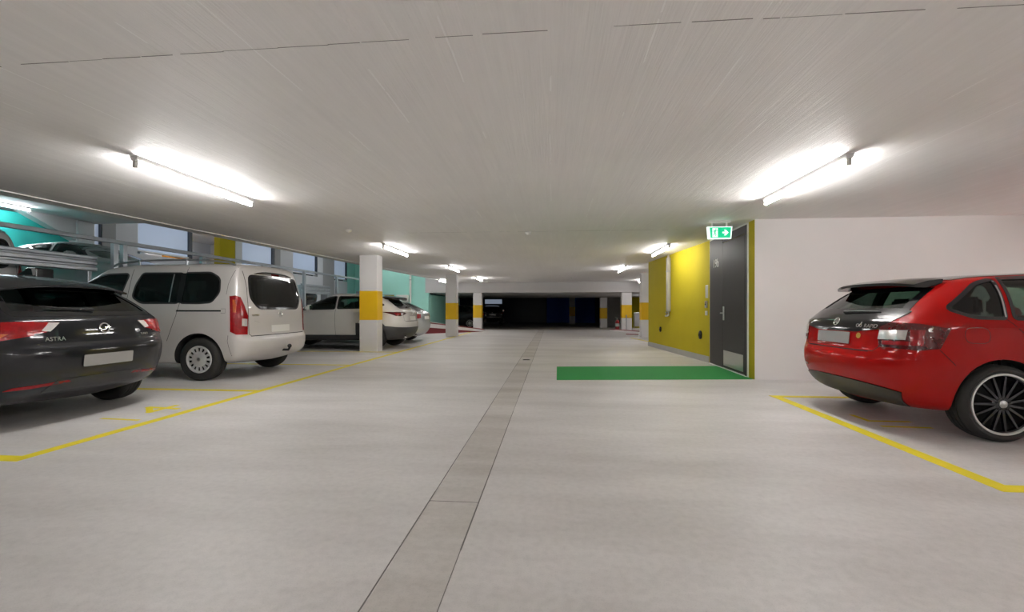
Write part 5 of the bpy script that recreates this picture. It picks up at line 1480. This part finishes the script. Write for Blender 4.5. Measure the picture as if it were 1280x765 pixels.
    # thin post, extinguisher
    p = empty('bollard', (3.62, 22.30, 0)); mesh_obj('pole', lathe_bm([(0, 0), (0.024, 0), (0.024, 0.78), (0.018, 0.80), (0, 0.80)], 'z', 14), M['steel'], p, 40)
    mesh_obj('foot_plate', lathe_bm([(0, 0), (0.07, 0), (0.07, 0.01), (0, 0.01)], 'z', 16), M['galv'], p); tag(p, 'thin grey post standing in front of the far right column', 'post')
    e = empty('fire_extinguisher', (3.70, 25.9, -0.047))
    mesh_obj('cylinder', lathe_bm([(0, 0), (0.10, 0), (0.11, 0.02), (0.11, 0.40), (0.08, 0.48), (0.035, 0.51), (0.03, 0.54), (0, 0.54)], 'z', 24), M['red_body'], e, 40)
    bm = box_bm(-0.03, 0.03, -0.03, 0.03, 0.54, 0.62, 0.006, 1); add_prism(bm, [(-0.14, 0.66), (-0.02, 0.60), (0.0, 0.62), (-0.13, 0.69)], -0.012, 0.012, 'y'); mesh_obj('valve', bm, M['white_plastic'], e)
    mesh_obj('hose', tube_bm([(0.02, 0, 0.58), (0.12, 0, 0.54), (0.14, 0, 0.40), (0.13, 0, 0.25)], 0.014, 8), M['black_plastic'], e, 40)
    mesh_obj('label_band', lathe_bm([(0.1115, 0.15), (0.1115, 0.32)], 'z', 24), M['white_plastic'], e, 40); tag(e, 'red fire extinguisher standing on the floor left of the far right column', 'fire extinguisher')
    # railing in front of the olive wall
    r = empty('handrail', (5.6, 28.0, -0.10))
    bm = bmesh.new(); add_tube(bm, [(-0.6, 0, 0.95), (2.5, 0, 0.95)], 0.025, 8); mesh_obj('top_bar', bm, M['galv'], r, 40)
    for x in (-0.6, 0.9, 2.4): mesh_obj('baluster', tube_bm([(x, 0, 0.0), (x, 0, 0.95)], 0.02, 8), M['galv'], r, 40)
    mesh_obj('infill_panel', box_bm(-0.55, 2.4, -0.006, 0.006, 0.12, 0.9), M['panel_grey'], r)
    tag(r, 'low railing with pale panel in front of the olive wall at the far right', 'railing')
    # white cabinet and pipe at the mint wall
    c = empty('wall_cabinet', (-7.75, 22.7, 0))
    mesh_obj('cabinet_body', box_bm(-0.26, 0.26, -0.20, 0.25, 0.0, 1.82, 0.01, 2), M['white_plastic'], c, 30)
    mesh_obj('cabinet_door', box_bm(-0.24, 0.24, -0.215, -0.198, 0.06, 1.78, 0.004, 1), M['white_plastic'], c); tag(c, 'white cabinet standing against the mint wall behind the cars', 'cabinet')
    p = empty('downpipe', (-7.40, 22.93, 0)); mesh_obj('pipe', lathe_bm([(0.055, 0), (0.055, 4.38)], 'z', 16), M['white_plastic'], p, 40)
    for z in (1.0, 2.6): mesh_obj('pipe_clip', lathe_bm([(0.062, z), (0.062, z + 0.04), (0.05, z + 0.04), (0.05, z)], 'z', 16, True), M['galv'], p, 40)
    tag(p, 'white vertical pipe on the mint wall', 'pipe')
    c = empty('low_wall', (-8.55, 22.4, 0)); mesh_obj('panel', box_bm(-0.55, 0.45, -0.06, 0.06, 0, 1.80, 0.01, 1), M['yellow_wall'], c)
    mesh_obj('top_rail', box_bm(-0.56, 0.46, -0.07, 0.07, 1.80, 1.83, 0.004, 1), M['galv'], c); tag(c, 'low ochre partition left of the white cabinet', 'partition')

def build_lifts():
    # long guard rail
    g = empty('guard_rail', (-9.1, 0, 0))
    mesh_obj('top_bar', box_bm(-0.035, 0.035, -6.0, 22.9, 2.45, 2.53, 0.008, 1), M['galv'], g)
    for y in (2.0, 8.58, 8.78, 10.94, 13.4, 15.77, 18.28, 22.7):
        bm = box_bm(-0.045, 0.045, y - 0.05, y + 0.05, 0.0, 2.45, 0.006, 1); add_box(bm, -0.09, 0.09, y - 0.09, y + 0.09, 0, 0.015)
        mesh_obj('post', bm, M['galv'], g)
    mesh_obj('camera_box', box_bm(-0.05, 0.05, 22.45, 22.6, 2.30, 2.44, 0.01, 1), M['black_plastic'], g)
    tag(g, 'long galvanised guard rail on posts in front of the parking lifts', 'guard rail')
    def lift(y0, y1, deck, beam0, beam1, label):
        r = empty('parking_lift', (-11.75, (y0 + y1) / 2, 0)); h = (y1 - y0) / 2
        bm = bmesh.new()   # ribbed deck sheet
        n = 18
        for k in range(n):
            xa = -2.35 + k * 4.6 / n
            add_prism(bm, [(xa, deck - 0.05), (xa + 4.6 / n, deck - 0.05), (xa + 4.6 / n, deck - 0.02), (xa + 4.2 / n, deck), (xa + 0.4 / n, deck), (xa, deck - 0.02)], -h, h, 'y')
        bmesh.ops.recalc_face_normals(bm, faces=bm.faces[:]); mesh_obj('deck', bm, M['galv'], r)
        for s in (1, -1):
            mesh_obj('side_beam', box_bm(-2.35, 2.25, s * h - 0.05, s * h + 0.05, deck - 0.18, deck + 0.08, 0.015, 1), M['galv'], r)
            for x in (-2.2, 2.15): mesh_obj('post', box_bm(x - 0.06, x + 0.06, s * (h + 0.06) - 0.05, s * (h + 0.06) + 0.05, 0, 2.3 if x < 0 else deck, 0.01, 1), M['galv'], r)
        if beam1:
            bm = bmesh.new(); hh = beam1 - beam0
            prof = [(2.40, beam0), (2.46, beam0 + 0.02), (2.46, beam0 + hh * 0.24), (2.42, beam0 + hh * 0.30), (2.42, beam0 + hh * 0.38), (2.46, beam0 + hh * 0.44), (2.46, beam0 + hh * 0.62), (2.42, beam0 + hh * 0.68), (2.42, beam0 + hh * 0.74), (2.46, beam0 + hh * 0.80), (2.46, beam1 - 0.02), (2.40, beam1)]
            add_prism(bm, prof, -h, h, 'y'); bmesh.ops.recalc_face_normals(bm, faces=bm.faces[:]); mesh_obj('front_beam', bm, M['galv'], r)
            for s in (1, -1): mesh_obj('beam_bracket', box_bm(2.10, 2.41, s * (h - 0.10) - 0.04, s * (h - 0.10) + 0.04, deck - 0.05, beam1 - 0.05, 0.01, 1), M['galv'], r)
        if deck < 0.8: mesh_obj('drive_unit', box_bm(2.15, 2.38, 1.20, 1.52, 1.56, 1.84, 0.03, 2), M['gloss_black'], r)
        tag(r, label, 'parking lift', 'car parking lifts behind the left bays')
    lift(3.9, 8.4, 0.72, 1.85, 2.17, 'parking lift with a thick ribbed beam carrying the white van')
    lift(8.95, 11.05, 1.24, None, None, 'parking lift carrying the silver car')
    lift(15.95, 18.1, 1.02, 1.68, 2.05, 'parking lift carrying the black car behind the white crossover')

def build_cars():
    charcoal_hatch().place(-5.27, 4.17, PI)
    sand_van(M['paint_van'], 'sand coloured passenger van with roof rails parked beside the charcoal hatchback', M['black_plastic']).place(-5.28, 7.18, PI)
    crossover('white crossover with dark lower cladding, partly hidden behind the nearest column', M['paint_white']).place(-4.72, 12.32, PI)
    plain_hatch('silver hatchback just beyond the white crossover, only its tail showing', M['paint_silver']).place(-4.98, 14.55, PI)
    red_hatch().place(3.63, 4.80, 0.0)
    plain_hatch('silver car facing the aisle on a raised parking lift', M['paint_silver']).place(-12.38, 10.0, 0.0, 1.246)
    sand_van(M['paint_white'], 'white van on the parking lift at the left edge behind the charcoal hatchback', M['black_plastic'], False).place(-10.44, 6.64, PI, 0.726)
    plain_hatch('black car facing the aisle on the lift behind the white crossover', M['paint_black']).place(-12.95, 17.02, 0.0, 1.026)
    plain_hatch('dark car parked across behind the ramp in the unlit far end', M['paint_black']).place(-4.95, 27.6, PI, -0.09)
    crossover('dark off-roader at the unlit far end right of the ramp column', M['paint_black'], False).place(-4.6, 34.2, math.radians(100), -0.165)

def build_camera():
    cam = bpy.data.cameras.new('camera'); o = bpy.data.objects.new('camera', cam); COL.objects.link(o)
    cam.sensor_width = 36.0; cam.lens = 560.0 * 36.0 / 1280.0
    cam.shift_y = 4.0 / 1280.0
    cam.clip_start = 0.05; cam.clip_end = 200
    o.location = (0, 0, 1.08); o.rotation_euler = (PI / 2, 0, math.atan(50 / 560.0))
    SC.camera = o
    w = bpy.data.worlds.new('night'); SC.world = w; w.use_nodes = True
    w.node_tree.nodes['Background'].inputs[0].default_value = (0.02, 0.025, 0.035, 1)
    w.node_tree.nodes['Background'].inputs[1].default_value = 0.3
    vs = SC.view_settings
    vs.view_transform = 'Standard'; vs.look = 'None'; vs.gamma = 1.0; vs.exposure = 1.56
    try: vs.use_curve_mapping = False
    except Exception: pass
    cy = SC.cycles
    cy.max_bounces = 10; cy.diffuse_bounces = 8; cy.glossy_bounces = 4; cy.transparent_max_bounces = 12
    cy.sample_clamp_indirect = 6.0
    cy.caustics_reflective = False; cy.caustics_refractive = False
    try: cy.use_light_tree = True
    except Exception: pass

build_materials()
build_room(); build_door(); build_lamps(); build_columns(); build_markings(); build_fittings(); build_lifts(); build_cars(); build_camera()
